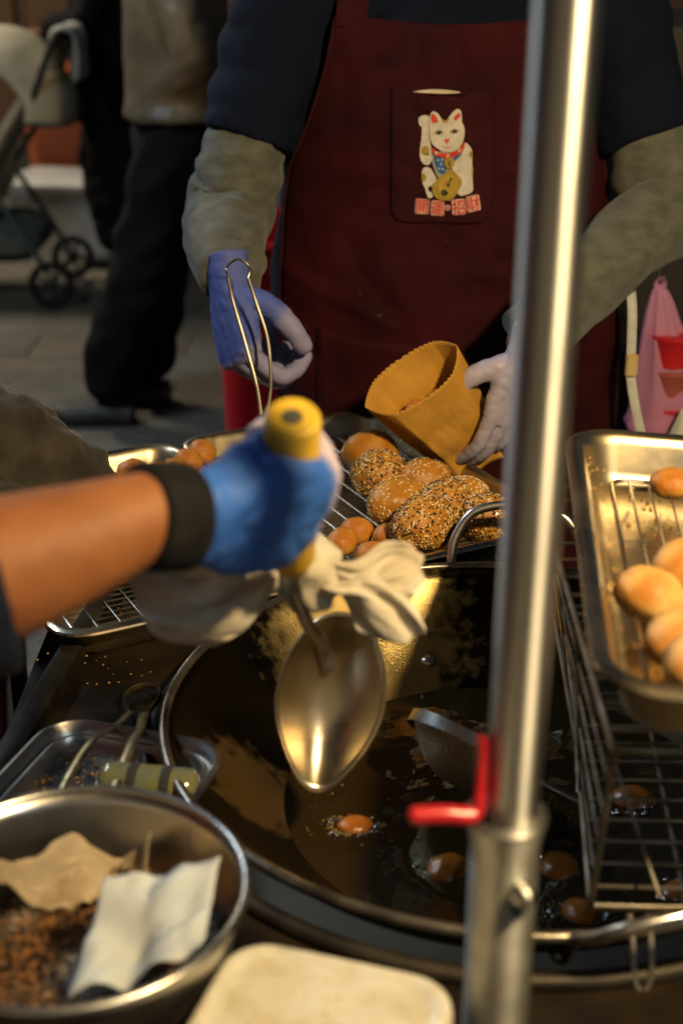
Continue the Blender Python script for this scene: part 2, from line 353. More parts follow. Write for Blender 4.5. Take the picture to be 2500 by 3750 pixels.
# ------------------------------------------------------------------ stove, side table
WOK = Vector((.172, 1.284, .78)); WR = .355
def stove_top():
    root = empty('stove', (.2, 1.2, 0), label='black greasy stove counter holding the big wok', cat='stove')
    T = Matrix.Translation((-.2, -1.2, 0))
    zc = .745; cx, cy = WOK.x, WOK.y; hr = .362
    poly = [(-.43, .50), (1.05, .50), (1.05, 1.62), (.45, 1.72), (-.285, 1.46 + .24), (-.305, 1.56)]
    poly = [(-.425, .48), (1.05, .48), (1.05, 1.70), (-.285, 1.70)]
    N = 96; inner = []; outer = []
    for i in range(N):
        a = 2 * math.pi * i / N; d = Vector((math.cos(a), math.sin(a))); inner.append((cx + hr * d.x, cy + hr * d.y)); best = None
        for k in range(4):
            p, q = Vector(poly[k]), Vector(poly[(k + 1) % 4]); e = q - p; c = Vector((cx, cy))
            den = d.x * e.y - d.y * e.x
            if abs(den) < 1e-9: continue
            t = ((p - c).x * e.y - (p - c).y * e.x) / den; s = ((p - c).x * d.y - (p - c).y * d.x) / den
            if t > 0 and -1e-6 <= s <= 1 + 1e-6 and (best is None or t < best): best = t
        outer.append((cx + d.x * best, cy + d.y * best))
    rs = [[(x, y, .70) for x, y in outer], [(x, y, zc) for x, y in outer],
          [((x * .5 + X * .5), (y * .5 + Y * .5), zc) for (x, y), (X, Y) in zip(outer, inner)],
          [(x, y, zc) for x, y in inner], [(cx + (x - cx) * .98, cy + (y - cy) * .98, zc - .02) for x, y in inner], [(cx + (x - cx) * .9, cy + (y - cy) * .9, .5) for x, y in inner]]
    b = MB(); b.rings(rs, cap=False); b.v = [tuple(T @ Vector(p)) for p in b.v]
    link('stove_top', b, stove, root, smooth=False)
    # rolled burner ring around the wok
    link('burner_ring', MB().tube([(cx - .2 + .372 * math.cos(a), cy - 1.2 + .372 * math.sin(a), zc + .004) for a in np.linspace(0, 2 * math.pi, 96, endpoint=False)], .009, 10, closed=True), stove_edge, root)
    # left lip of angle bar, front apron panel and legs
    def lip(p, q, wd, hgt):
        p, q = Vector((*p, 0)), Vector((*q, 0)); d = (q - p); a = math.atan2(d.y, d.x); c = (p + q) / 2
        return MB().box((c.x - .2, c.y - 1.2, zc + hgt / 2 - .012), (d.length, wd, hgt), Matrix.Rotation(a, 3, 'Z'), bev=.004)
    link('edge_bar', lip((-.425, .48), (-.285, 1.70), .026, .034), stove_edge, root)
    link('edge_bar', lip((-.425, .48), (1.05, .48), .02, .03), stove_edge, root)
    link('front_panel', MB().box((.11, -.70, .42), (1.44, .03, .56)), darkm, root, smooth=False)
    link('side_panel', MB().box((-.56, 0, .42), (.03, 1.1, .56)), darkm, root, smooth=False)
    for x, y in ((-.55, -.66), (.8, -.66), (.8, .46), (-.45, .46)):
        link('leg', MB().box((x, y, .35), (.05, .05, .70)), frame_dk, root, smooth=False)
stove_top()
U = Vector((.887, .461, 0)); NV = Vector((-.461, .887, 0)); FL = Vector((-.314, 1.437, 0)); TA = math.atan2(.461, .887)
def tp(u, n, z=0): return FL + U * u + NV * n + Vector((0, 0, z))
def side_table():
    c = tp(.36, .30); e = empty('side_table', (c.x, c.y, 0), TA, 'dark folding table under the two steel trays', 'table')
    link('table_top', MB().box((0, .0, .725), (.68, .50, .03), bev=.005), stove, e)
    for x in (-.30, .30):
        for y in (-.21, .21): link('leg', MB().tube([(x, y, 0), (x, y, .71)], .014, 10), frame_dk, e)
side_table()

# ------------------------------------------------------------------ wok and oil
def wok():
    root = empty('wok', WOK - Vector((0, 0, .18)), label='large black iron wok of frying oil set into the stove', cat='wok')
    D = .18; Rs = (WR * WR + D * D) / (2 * D); prof = []
    for i in range(33):
        r = WR * i / 32; z = Rs - math.sqrt(Rs * Rs - r * r); prof.append((max(r, .0005), z))
    b = MB(); b.lathe(prof, 128)
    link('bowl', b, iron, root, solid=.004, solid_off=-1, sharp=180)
    link('rim', MB().tube([(WR * math.cos(a), WR * math.sin(a), D) for a in np.linspace(0, 2 * math.pi, 128, endpoint=False)], .0055, 10, closed=True), iron_rim, root)
    def handle(phi, width, rise, out, r=.006):
        t = Vector((-math.sin(phi), math.cos(phi), 0)); n = Vector((math.cos(phi), math.sin(phi), 0)); P = []
        base = n * (WR - .004)
        for k, (s, zz, oo) in enumerate([(-.5, -.025, -.012), (-.5, .006, .004), (-.47, .45, .5), (-.33, .86, .88), (0, 1, 1), (.33, .86, .88), (.47, .45, .5), (.5, .006, .004), (.5, -.025, -.012)]):
            inner = k in (0, 1, 7, 8)
            P.append(base + t * s * width + Vector((0, 0, D)) + (Vector((0, 0, zz)) + n * oo if inner else Vector((0, 0, rise * zz)) + n * out * oo))
        h = link('handle', MB().tube(catmull(P, 6), r, 12), steel, root)
        for s in (-.5, .5):
            p = n * (WR - .022) + t * s * width + Vector((0, 0, D - .026))
            link('rivet', MB().ball(p, (.011, .011, .008), 14, 8), steel, h)
    handle(R(82), .165, .075, .03); handle(R(-74), .17, .055, .055)
    for px, py in ((.107, 1.545),):
        v = Vector((px - WOK.x, py - WOK.y, 0)); r = v.length; z = Rs - math.sqrt(Rs * Rs - r * r)
        link('rivet', MB().ball((v.x, v.y, z + .002), (.0105, .0105, .008), 16, 10), steel, root)
    # oil
    lvl = .072; ro = math.sqrt(2 * Rs * lvl - lvl * lvl)
    def oz(x, y): return .0012 * fn((x, y, 0), 11) + .0009 * fn((x, y, 3), 40)
    ob = MB(); rings = []
    for i in range(1, 41):
        r = (ro + .002) * i / 40; rings.append([(r * math.cos(a), r * math.sin(a), lvl + oz(r * math.cos(a), r * math.sin(a)) * (1 if i < 38 else .3)) for a in np.linspace(0, 2 * math.pi, 96, endpoint=False)])
    ob.rings(rings, cap=True, capend=False)
    oo = link('frying_oil', ob, oil_m, None, sharp=180); oo.location = root.location
    tag(oo, 'dark glossy frying oil pooled in the bottom of the wok', 'oil', kind='stuff')
    # bubbles
    bb = MB(); z0 = WOK.z - D + lvl
    spots = [(.012, 1.233), (.106, 1.163), (.216, 1.166), (.226, 1.095), (.30, 1.27), (.33, 1.128), (.20, 1.30), (.10, 1.33), (-.02, 1.24), (.24, 1.24), (.06, 1.2), (.255, 1.33), (-.02, 1.3)]
    for sx, sy in spots:
        for _ in range(15):
            a = random.uniform(0, 6.28); d = abs(random.gauss(.020, .012)); r = random.choice((.0006, .0008, .0011, .0017))
            bb.ball((sx + d * math.cos(a), sy + d * math.sin(a), z0 + .001), (r, r, r * .7), 7, 5)
    for sx, sy in spots[:6]:
        for _ in range(70):
            a = random.uniform(0, 6.28); d = random.uniform(.017, .027) * (1 + .25 * math.cos(a * 2)); r = random.choice((.0008, .0012, .0018, .0026))
            bb.ball((sx + d * math.cos(a), sy + d * .85 * math.sin(a), z0 + .0008), (r, r, r * .6), 8, 5)
    tag(link('oil_bubbles', bb, simple('bubble', (.16, .11, .045), rough=.03, spec=1.0, coat=1.0)), 'tiny bright bubbles on the frying oil', 'bubbles', kind='stuff')
    return z0
OILZ = wok()

# ------------------------------------------------------------------ fried food
def lump(seed, amt=.06, s=1.7): return lambda d: amt * fn(d, s, seed) + amt * .4 * fn(d, s * 3, seed + 3) + amt * .22 * abs(fn(d, s * 6, seed + 5))
def seed_mesh(c, r, M3, disp, n, size, up_only=True, seed=0, skip=None):
    rnd = random.Random(seed); b = MB()
    for _ in range(n):
        d = Vector((rnd.gauss(0, 1), rnd.gauss(0, 1), rnd.gauss(0, 1))).normalized()
        if d.z < -.55: continue
        if skip and skip(d, rnd): continue
        k = 1 + disp(d); p = M3 @ Vector((d.x * r[0] * k, d.y * r[1] * k, d.z * r[2] * k))
        nrm = (M3 @ Vector((d.x / r[0], d.y / r[1], d.z / r[2]))).normalized()
        t = nrm.orthogonal().normalized(); t = Quaternion(nrm, rnd.uniform(0, 6.28)) @ t; s = nrm.cross(t)
        L = size * rnd.uniform(.8, 1.15); o = Vector(c) + p + nrm * .0004
        P = [o + t * L * .62, o - t * L * .45, o + s * L * .33, o - s * L * .33, o + nrm * L * .22]
        b.add(P, [(0, 2, 4), (2, 1, 4), (1, 3, 4), (3, 0, 4)])
    return b
nb = [0]
def bun(name, loc, r, m, label, cat, group=None, rz=0, tilt=0, white=0, black=0, amt=.06, n=28):
    if name == 'sesame_ball': r = (r[0] * 1.16, r[1] * 1.06, r[2] * 1.10); loc = (loc[0], loc[1], loc[2] + .003); amt = .09; white = int(white * 1.25); black = int(black * 1.7)
    nb[0] += 1; sd = nb[0]; M3 = (Matrix.Rotation(rz, 3, 'Z') @ Matrix.Rotation(tilt, 3, 'Y'))
    e = empty(name, (loc[0], loc[1], loc[2] - r[2]), label=label, cat=cat, group=group); dz = Vector((0, 0, r[2])); dp = lump(sd, amt)
    b = MB().ball(dz, r, n, 18, dp, M3); link('crust', b, m, e, sharp=180)
    if white: tag(link('white_sesame_seeds', seed_mesh(dz, r, M3, dp, white, .0047, seed=sd), seed_w, e, smooth=False, recalc=False), kind='stuff')
    if black: tag(link('black_sesame_seeds', seed_mesh(dz, r, M3, dp, black, .0043, seed=sd + 90), seed_b, e, smooth=False, recalc=False), kind='stuff')
    return e
G1 = 'sesame balls in the rear tray'; G2 = 'orange balls in the rear tray'; G3 = 'buns in the right tray'
bun('sesame_ball', (.043, 1.985, .800), (.036, .034, .032), dough, 'plain golden fried ball at the back of the rear tray, behind the seeded ones', 'fried ball', G1)
bun('sesame_ball', (.055, 1.888, .803), (.036, .035, .034), dough, 'black sesame fried ball nearest the blue glove', 'fried ball', G1, white=330, black=420)
bun('sesame_ball', (.116, 1.878, .797), (.036, .032, .030), dough, 'white sesame fried ball just left of the paper bag bottom', 'fried ball', G1, rz=.4, white=260)
bun('sesame_ball', (.080, 1.795, .800), (.041, .034, .031), dough, 'white sesame fried ball between the black sesame ones, in the middle of the tray', 'fried ball', G1, rz=.5, white=300)
bun('sesame_ball', (.167, 1.812, .796), (.034, .031, .030), dough, 'densely coated white sesame fried ball under the bottom of the paper bag', 'fried ball', G1, white=620)
bun('sesame_ball', (.140, 1.772, .806), (.036, .032, .033), dough, 'black sesame fried ball stacked behind the biggest black sesame one', 'fried ball', G1, rz=.7, white=360, black=380)
bun('sesame_ball', (.107, 1.706, .806), (.043, .034, .034), dough, 'biggest black and white sesame fried ball, nearest the wok handle arch', 'fried ball', G1, rz=.75, white=420, black=430)
bun('sesame_ball', (.196, 1.745, .797), (.037, .032, .031), dough, 'black sesame fried ball behind the wok handle, next to the pole', 'fried ball', G1, white=340, black=400)
for i, (x, y, r, l) in enumerate([(.020, 1.735, .0205, 'round orange fried ball beside the knuckles of the blue glove'), (.001, 1.700, .020, 'orange fried ball half behind the white rag'),
        (.060, 1.715, .019, 'orange fried ball touching the white sesame one'), (.040, 1.655, .021, 'orange fried ball just above the white rag'), (.080, 1.635, .021, 'orange fried ball at the right end of the white rag')]):
    bun('sweet_potato_ball', (x, y, .786), (r * 1.1, r, r * .95), orange_d, l, 'fried ball', G2, rz=i, amt=.07, n=20)
for i, (x, y, r, l) in enumerate([(-.303, 1.925, .0235, 'round orange fried ball alone at the left of the left tray'), (-.262, 1.918, .021, 'orange fried ball next to the lone one in the left tray'),
        (-.243, 1.935, .021, 'paler orange fried ball in the middle of the left tray row'), (-.228, 1.972, .022, 'orange fried ball beside the tray wall behind the blue glove'), (-.211, 2.012, .022, 'farthest orange fried ball, against the blue glove')]):
    bun('sweet_potato_ball', (x, y, .793), (r * 1.05, r, r * .95), orange_d, l, 'fried ball', 'orange balls in the left tray', rz=i, amt=.08, n=20)
bun('fried_bun', (.338, 1.352, 1.008), (.023, .021, .016), orange_d, 'small flat orange bun alone at the far end of the right tray', 'bun', G3, n=24)
bun('fried_bun', (.262, 1.087, 1.012), (.031, .026, .024), dough_pale, 'pale oval bun at the left of the right tray, with a light patch', 'bun', G3, rz=-.5, tilt=.2, n=32)
bun('fried_bun', (.304, 1.140, 1.013), (.031, .028, .025), dough_pale, 'golden bun behind the pale oval one in the right tray', 'bun', G3, rz=.3, n=32)
bun('fried_bun', (.276, 1.005, 1.013), (.036, .030, .025), dough_pale, 'wide golden bun in the middle of the right tray pile', 'bun', G3, rz=.3, n=32, amt=.08)
bun('fried_bun', (.274, .946, 1.022), (.033, .030, .027), dough_pale, 'nearest golden bun in the right tray, leaning on the wide one', 'bun', G3, rz=.9, n=32, amt=.08)
bun('fried_bun', (.318, 1.083, 1.013), (.026, .026, .024), dough_pale, 'bun cut by the right edge of the picture, beside the pale oval one', 'bun', G3, rz=.9, n=32, amt=.08)
for i, (x, y, r, l) in enumerate([(.014, 1.236, .017, 'orange ball frying in the oil below the ladle'), (.106, 1.163, .021, 'browned ball frying in the oil under the red lever'), (.216, 1.166, .021, 'orange ball frying in the oil right of the pole collar'),
        (.228, 1.095, .019, 'orange ball frying at the corner of the wire rack'), (.312, 1.285, .021, 'yellow ball frying under the right tray'), (.33, 1.128, .018, 'orange ball frying under the rack at the right picture edge')]):
    bun('frying_ball', (x, y, OILZ - .005), (r * 1.2, r, r * .72), simple('browned_ball', (.30, .085, .008), c2=(.42, .15, .02), vs=40, rough=.3, bump=.3, bs=200), l, 'fried ball', 'balls frying in the oil', rz=i * .7, amt=.1, n=20)

# ------------------------------------------------------------------ steel trays and racks
def tray_mesh(L, W, D, flange, rc=.035):
    b = MB(); rs = []
    for ins, z in ((-flange, -.006), (-flange - .001, -.001), (-flange + .003, .0012), (-.004, .001), (0, -.002), (.004, -.010), (.010, -D + .018), (.016, -D + .006), (.026, -D), (.06, -D - .0004)):
        rs.append([(x, y, z) for x, y in rrect(L - 2 * ins, W - 2 * ins, max(.012, rc - ins * .6), 8)])
    b.rings(rs, cap=False); m = len(rs) * 36
    b.f.append(tuple(range(m - 36, m)))
    return b
def tray(name, loc, rz, L, W, D, label, flange=.012, rot=None, rc=.035):
    e = empty(name, loc, rz, label, 'tray')
    if rot: e.rotation_euler = rot
    link('pan', tray_mesh(L, W, D, flange, rc), steel_tray, e, solid=.0012, sharp=60)
    link('rolled_rim', MB().tube([(x, y, -.003) for x, y in rrect(L + 2 * flange, W + 2 * flange, rc + flange, 8)], .0035, 8, closed=True), steel_tray, e)
    return e
c1 = tp(.165, .265); c2 = tp(.165 + .345 + .012, .265)
tray('steel_tray', (c1.x, c1.y, .79), TA, .325, .53, .048, 'left steel tray holding a wire mesh and orange balls, under the forearm')
tray('steel_tray', (c2.x, c2.y, .79), TA, .325, .53, .048, 'rear steel tray full of sesame fried balls, below the paper bag')
rt = tray('steel_tray', (.388, 1.145, 1.03), 0, .325, .53, .055, 'shiny steel tray with big buns on the wire rack at the right', flange=.014, rot=(0, R(2.5), R(-6)), rc=.04)
def rack(name, loc, rot, L, W, n_long, n_cross, label, r=.0012, feet=.012):
    e = empty(name, loc, 0, label, 'wire rack'); e.rotation_euler = rot
    link('frame', MB().tube([(x, y, 0) for x, y in rrect(L, W, .018, 5)], r * 1.9, 8, closed=True), steel, e)
    wl_ = MB().tube([(0, -W / 2, 0), (0, W / 2, 0)], r, 6).mesh('wire'); wl_.materials.append(steel)
    for i in range(n_long):
        o = bpy.data.objects.new('wire', wl_); col.objects.link(o); o.parent = e; o.location = (-L / 2 + L * (i + 1) / (n_long + 1), 0, 0)
    if n_cross:
        wc = MB().tube([(-L / 2, 0, 0), (L / 2, 0, 0)], r, 6).mesh('wire'); wc.materials.append(steel)
        for i in range(n_cross):
            o = bpy.data.objects.new('cross_wire', wc); col.objects.link(o); o.parent = e; o.location = (0, -W / 2 + W * (i + 1) / (n_cross + 1), -r * 1.8)
    for sx in (-1, 1):
        for sy in (-1, 1):
            link('foot', MB().tube([(sx * L * .42, sy * W * .46, 0), (sx * L * .42, sy * W * .46, -feet)], r * 1.3, 6), steel, e)
    return e
rack('mesh_rack', (c1.x, c1.y, .766), (0, 0, TA), .285, .485, 9, 34, 'fine wire mesh rack inside the left steel tray', r=.0011, feet=.018)
rack('mesh_rack', (c2.x, c2.y, .763), (0, 0, TA), .285, .485, 9, 34, 'fine greasy wire mesh under the sesame balls in the rear tray', r=.0011, feet=.015)
rk = rack('cooling_rack', (.392, 1.137, .996), (0, R(2.5), R(-6)), .275, .455, 13, 2, 'bright wire cooling rack inside the right steel tray', r=.0014, feet=.016)
def crumbs(name, spots, label, m, size, surf, kind='stuff', seed=3):
    rnd = random.Random(seed); b = MB()
    for x, y, z in spots:
        s = size * rnd.uniform(.5, 1.5); q = Matrix.Rotation(rnd.uniform(0, 6.28), 3, 'Z') @ Matrix.Rotation(rnd.uniform(-.5, .5), 3, 'X')
        P = [q @ Vector(v) * s for v in ((1, 0, 0), (-.8, .1, 0), (.1, .6, 0), (0, -.55, 0), (.1, .05, .45), (0, 0, -.3))]
        b.add([p + Vector((x, y, z)) for p in P], [(0, 2, 4), (2, 1, 4), (1, 3, 4), (3, 0, 4), (2, 0, 5), (1, 2, 5), (3, 1, 5), (0, 3, 5)])
    return tag(link(name, b, m, smooth=False, recalc=False), label, 'crumbs', kind=kind)
crumb_m = mat('golden_crumbs', (.62, .36, .07), (.30, .13, .02), rough=.5, vs=160, lo=.4, hi=.6)
Mrt = Matrix.Translation((.388, 1.145, 1.03)) @ Matrix.Rotation(R(-6), 4, 'Z') @ Matrix.Rotation(R(2.5), 4, 'Y')
pts = []
for _ in range(520):
    a, b_ = random.uniform(-.125, .125), random.uniform(-.235, .235)
    if fn((a, b_, 0), 14) < -.12 and random.random() < .8: continue
    pts.append(Mrt @ Vector((a, b_, -.0535)))
for _ in range(30): pts.append(Mrt @ Vector((-.155 + random.uniform(-.006, .01), random.uniform(-.25, .25), .002)))
crumbs('fried_crumbs', pts, 'golden fried crumbs and seeds scattered in the right tray', crumb_m, .0024, None)
pts = [tp(random.uniform(.37, .66), random.uniform(.03, .5), .7465) for _ in range(260)]
crumbs('fried_crumbs', pts, 'fallen seeds and crumbs in the bottom of the rear tray', crumb_m, .0018, None, seed=5)
pts = [Vector((random.uniform(-.36, -.12), random.uniform(1.02, 1.62), .746)) for _ in range(330)]
pts = [p for p in pts if (p.xy - WOK.xy).length > .40 and fn(p, 9) > -.15]
crumbs('spilled_crumbs', pts, 'brown crumbs spilled on the black stove by the tongs', crumb_m, .0019, None, seed=6)

def rack_stand():
    root = empty('rack_stand', (.38, 1.2, .78), label='wire rack stand resting on the wok under the right tray', cat='rack')
    O = Vector((.38, 1.2, .78)); r = .0028
    def tb(name, P, rr=r, k=0): return link(name, MB().tube([Vector(p) - O for p in (catmull(P, k) if k else P)], rr, 8), wire_m, root)
    zt, zb = .966, .792
    # top and lower shelf frames
    top = [(.205, .915), (.215, 1.50), (.52, 1.47), (.50, .90)]; low = [(.205, .952), (.262, 1.50), (.56, 1.50), (.53, .94)]
    for nm, q, z, rr in (('shelf_frame', top, zt, .003), ('shelf_frame', low, zb, .003)):
        link(nm, MB().tube([Vector((x, y, z)) - O for x, y in q], rr, 8, closed=True), wire_m, root)
    def lerp(a, b, t): return a + (b - a) * t
    for q, z, n in ((top, zt - .004, 15), (low, zb - .004, 17)):
        for i in range(1, n):
            t = i / n; a = (lerp(q[0][0], q[1][0], t), lerp(q[0][1], q[1][1], t), z); b = (lerp(q[3][0], q[2][0], t), lerp(q[3][1], q[2][1], t), z)
            tb('shelf_wire', [a, b], .0019)
    for i in range(1, 4):
        t = i / 4
        tb('shelf_wire', [(lerp(low[0][0], low[3][0], t), low[0][1], zb - .008), (lerp(low[1][0], low[2][0], t), low[1][1], zb - .008)], .0024)
    # left side wall of horizontal wires, legs
    for i in range(1, 5):
        t = i / 5; z = lerp(zb, zt, t)
        tb('side_wire', [(lerp(.205, .205, t), lerp(.952, .915, t), z), (lerp(.262, .215, t), 1.50, z)], .0013)
    for i in range(4):
        tb('leg', [(lerp(*[(low[i][0]), top[i][0]], 1), top[i][1], zt), (low[i][0], low[i][1], zb)], .0032)
    tb('leg', [(.208, 1.12, zt), (.222, 1.12, zb)], .003); tb('leg', [(.211, 1.3, zt), (.24, 1.3, zb)], .003)
    tb('brace', [(.214, 1.085, .93), (.262, .955, .80)], .0018); tb('brace', [(.212, 1.46, .955), (.222, 1.07, .80)], .0022)
    tb('hook', [(.236, .945, .79), (.236, .925, .775), (.237, .912, .752), (.243, .908, .742), (.250, .912, .752), (.251, .925, .775), (.251, .945, .79)], .0026, 5)
rack_stand()

# ------------------------------------------------------------------ pole with lever
def pole():
    root = empty('canopy_pole', (.1135, .8, 0), label='upright steel canopy pole with a red clamp lever, in front of the wok', cat='pole')
    link('upper_tube', MB().tube([(.0, 0, .95), (.003, 0, 1.2), (.0165, 0, 2.5)], .0182, 40), pole_steel, root)
    b = MB(); b.lathe([(.0235, 0), (.0235, .955), (.0238, .97), (.0262, .982), (.0266, .990), (.0245, .995), (.021, .992), (.0205, .94)], 48, (-.003, 0, 0))
    link('lower_sleeve', b, galv, root)
    link('collar_lip', MB().tube([(-.003 + .0252 * math.cos(a), .0252 * math.sin(a), .989) for a in np.linspace(0, 6.283, 40, endpoint=False)], .0028, 8, closed=True), galv, root)
    link('foot_plate', MB().lathe([(.0, .012), (.09, .012), (.095, .006), (.095, 0), (0, 0)], 32), galv, root)
    bo = link('bolt', MB().lathe([(0, .014), (.0045, .0135), (.007, .011), (.0078, .006), (.0078, 0)], 20), galv, root)
    bo.rotation_euler = (R(90), 0, R(22)); bo.location = (.0055, -.0215, .944)
    hl = link('bolt_hole', MB().lathe([(0, .001), (.0048, .001), (.006, 0)], 18), dark_hole, root); hl.rotation_euler = (R(90), 0, R(22)); hl.location = (.0065, -.0228, .9275)
    # red lever: clamp stem and dipped grip
    lv = link('clamp_lever', MB().tube(catmull([(-.0205, -.004, 1.052), (-.0215, -.006, 1.035), (-.0225, -.009, 1.012), (-.0235, -.012, 1.0), (-.030, -.014, .9985), (-.045, -.016, 1.001), (-.064, -.018, 1.0015)], 5), [.0036] * 10 + [.0042] * 8 + [.0062] * 13, 14), red_pl, root)
    link('grip_end', MB().ball((-.0643, -.0180, 1.0015), .0062, 14, 10), red_pl, lv)
    link('clamp_tab', MB().box((-.0215, -.003, 1.03), (.006, .012, .05), bev=.002), red_pl, lv)
    link('cross_bar', MB().tube([(-.9, .02, 2.44), (.95, .02, 2.44)], .016, 16), pole_steel, root)
pole()

# ------------------------------------------------------------------ added sky-blocking canopy; stall and street lamps, unseen above the view
def canopy():  # unseen canopy, added to keep sky light off the stall
    e = empty('sky_block_canopy', (.2, 1.25, 2.5), label='unseen dark cloth canopy added over the stall to block the sky', cat='canopy')
    link('cloth', MB().grid(lambda u, v: (-1.35 + 2.7 * u, -.95 + 1.9 * v, .16 - .24 * abs(u - .5) * 2 * .5 + .02 * math.sin(u * 25) * (1 - abs(2 * v - 1)) - .02 * math.sin(v * 3.1)), 40, 24), simple('sky_block_cloth', (.06, .05, .035), c2=(.045, .038, .028), vs=3, rough=.9), e, solid=.003)
    link('sky_block_valance', MB().grid(lambda u, v: (-1.35 + 2.7 * u, -.95 + .01 * math.sin(u * 40), .14 - .24 * abs(u - .5) - .16 * v - .02 * abs(math.sin(u * 22)) * v), 60, 4), MATS['sky_block_cloth'], e, solid=.003)
    for x in (-1.33, 1.33): link('sky_block_side_bar', MB().tube([(x, -.95, .03), (x, .95, .03)], .014, 10), MATS['pole_steel'], e)
canopy()
def lamps():
    L = WARM_LOC; e = empty('stall_lamp', L, label='warm stall bulb under a tin shade hanging above the right tray', cat='lamp')
    link('socket', MB().lathe([(.0005, .16), (.016, .155), (.02, .12), (.02, .085), (.016, .075)], 24), simple('bakelite', (.02, .02, .02), rough=.4), e, solid=.002)
    link('shade', MB().lathe([(.02, .125), (.03, .12), (.05, .10), (.13, .03), (.135, .028)], 32), simple('tin_shade', (.5, .5, .48), rough=.4, metal=.6), e, solid=.002)
    link('bulb', MB().ball((0, 0, .04), (.03, .03, .04), 16, 12), simple('warm_bulb', (1, .8, .5), emit=((1, .62, .26), 30)), e)
    link('cord', MB().tube([(0, 0, .15), (0, 0, .385)], .004, 8), rubber, e)
    d = bpy.data.lights.new('bulb_light', 'POINT'); d.energy = WARM_W; d.color = (1, .73, .36); d.shadow_soft_size = .05
    o = bpy.data.objects.new('bulb_light', d); col.objects.link(o); o.parent = e; o.location = (0, 0, -.02)
    for L, W_, lab, tilt, sd in ((Vector((-2.9, 6.6, 2.9)), 75, 'white tube lamp on a post over the far side of the street', -35, -.08), (COOL_LOC, COOL_W, 'cool white tube lamp on a post at the neighbouring stall on the left', -35, -.08), (BACK_LOC, BACK_W, 'cool white tube lamp on a post behind the customers', 30, .08)):
        e = empty('tube_lamp', (L.x, L.y, 0), label=lab, cat='lamp', group='tube lamps of the street')
        link('post', MB().tube([(sd, 0, 0), (sd, 0, L.z + .1)], .02, 12), galv, e)
        link('housing', MB().box((0, 0, L.z + .055), (.10, 1.25, .05), bev=.01), simple('lamp_housing', (.7, .7, .7)), e, smooth=False)
        link('bracket', MB().box((sd * .6, 0, L.z + .09), (.1, .04, .02)), galv, e, smooth=False)
        link('tube', MB().tube([(0, -.6, L.z + .012), (0, .6, L.z + .012)], .014, 14), simple('cool_tube', (1, 1, 1), emit=((.72, .86, 1), 14)), e)
        d = bpy.data.lights.new('tube_light', 'AREA'); d.shape = 'RECTANGLE'; d.size = .05; d.size_y = 1.2; d.energy = W_; d.color = (1, .86, .66) if L.y > 5 else (.70, .86, 1)
        o = bpy.data.objects.new('tube_light', d); col.objects.link(o); o.parent = e; o.location = (0, 0, L.z - .01); o.rotation_euler = (0, R(tilt), 0)
lamps()

# ------------------------------------------------------------------ hands
def hand_mesh(curls, thumb, right=False, fat=1.0, spread=0., voxel=.0021, wrinkle=.45):
    b = MB(); rs = []
    for y, rx, rz, z in ((-.045, .026, .021, 0), (-.02, .026, .020, 0), (.0, .030, .019, 0), (.03, .040, .0175, -.001), (.06, .0425, .0155, -.002), (.082, .041, .0135, -.003), (.094, .034, .0105, -.004)):
        ring = []
        for j in range(24):
            a = 2 * math.pi * j / 24; c, s = math.cos(a), math.sin(a)
            ring.append((math.copysign(abs(c) ** .75, c) * rx * fat, y, z + math.copysign(abs(s) ** .8, s) * rz * fat))
        rs.append(ring)
    b.rings(rs)
    base = [(.031, .085), (.0105, .091), (-.0105, .087), (-.0305, .077)]
    ln = [(.043, .026, .022), (.047, .030, .023), (.044, .028, .022), (.035, .021, .020)]
    for i in range(4):
        x, y = base[i]; p = Vector((x, y - .012, -.003)); ang = 0; P = [p]; sp = R(spread) * (1.5 - i)
        rr = (.0108, .0102, .0094, .0085) if i < 3 else (.0094, .0088, .0082, .0075)
        P.append(Vector((x, y, -.003)))
        for k in range(3):
            ang += R(curls[i][k]); d = Vector((math.sin(sp) * math.cos(ang), math.cos(ang) * math.cos(sp), -math.sin(ang)))
            P.append(P[-1] + d * ln[i][k])
        Q = catmull(P, 4); n = len(Q); rad = [fat * (rr[0] + (rr[3] - rr[0]) * j / (n - 1)) for j in range(n)]
        b.capsule(Q, rad, 14)
    T = [Vector((.022, .012, -.006))]
    for d, l in zip(thumb, (.040, .034, .028)): T.append(T[-1] + Vector(d).normalized() * l)
    Q = catmull(T, 4); n = len(Q); b.capsule(Q, [fat * (.0155 - .0055 * j / (n - 1)) for j in range(n)], 14)
    if right: b.v = [(-x, y, z) for x, y, z in b.v]
    return union(b, voxel, 3, lambda p: .0006 * fn(p, 90) + wrinkle * .0022 * (abs(fn((p.x, p.y * 1.6, p.z), 42, 2)) - .2) * 1.5)
def frame_m(pos, ydir, zdir):
    y = Vector(ydir).normalized(); z = Vector(zdir); z = (z - y * z.dot(y)).normalized(); x = y.cross(z)
    m = Matrix((x, y, z)).transposed().to_4x4(); m.translation = Vector(pos); return m
def put(o, m, root):
    o.parent = root; o.matrix_parent_inverse = root.matrix_basis.inverted(); o.matrix_basis = m
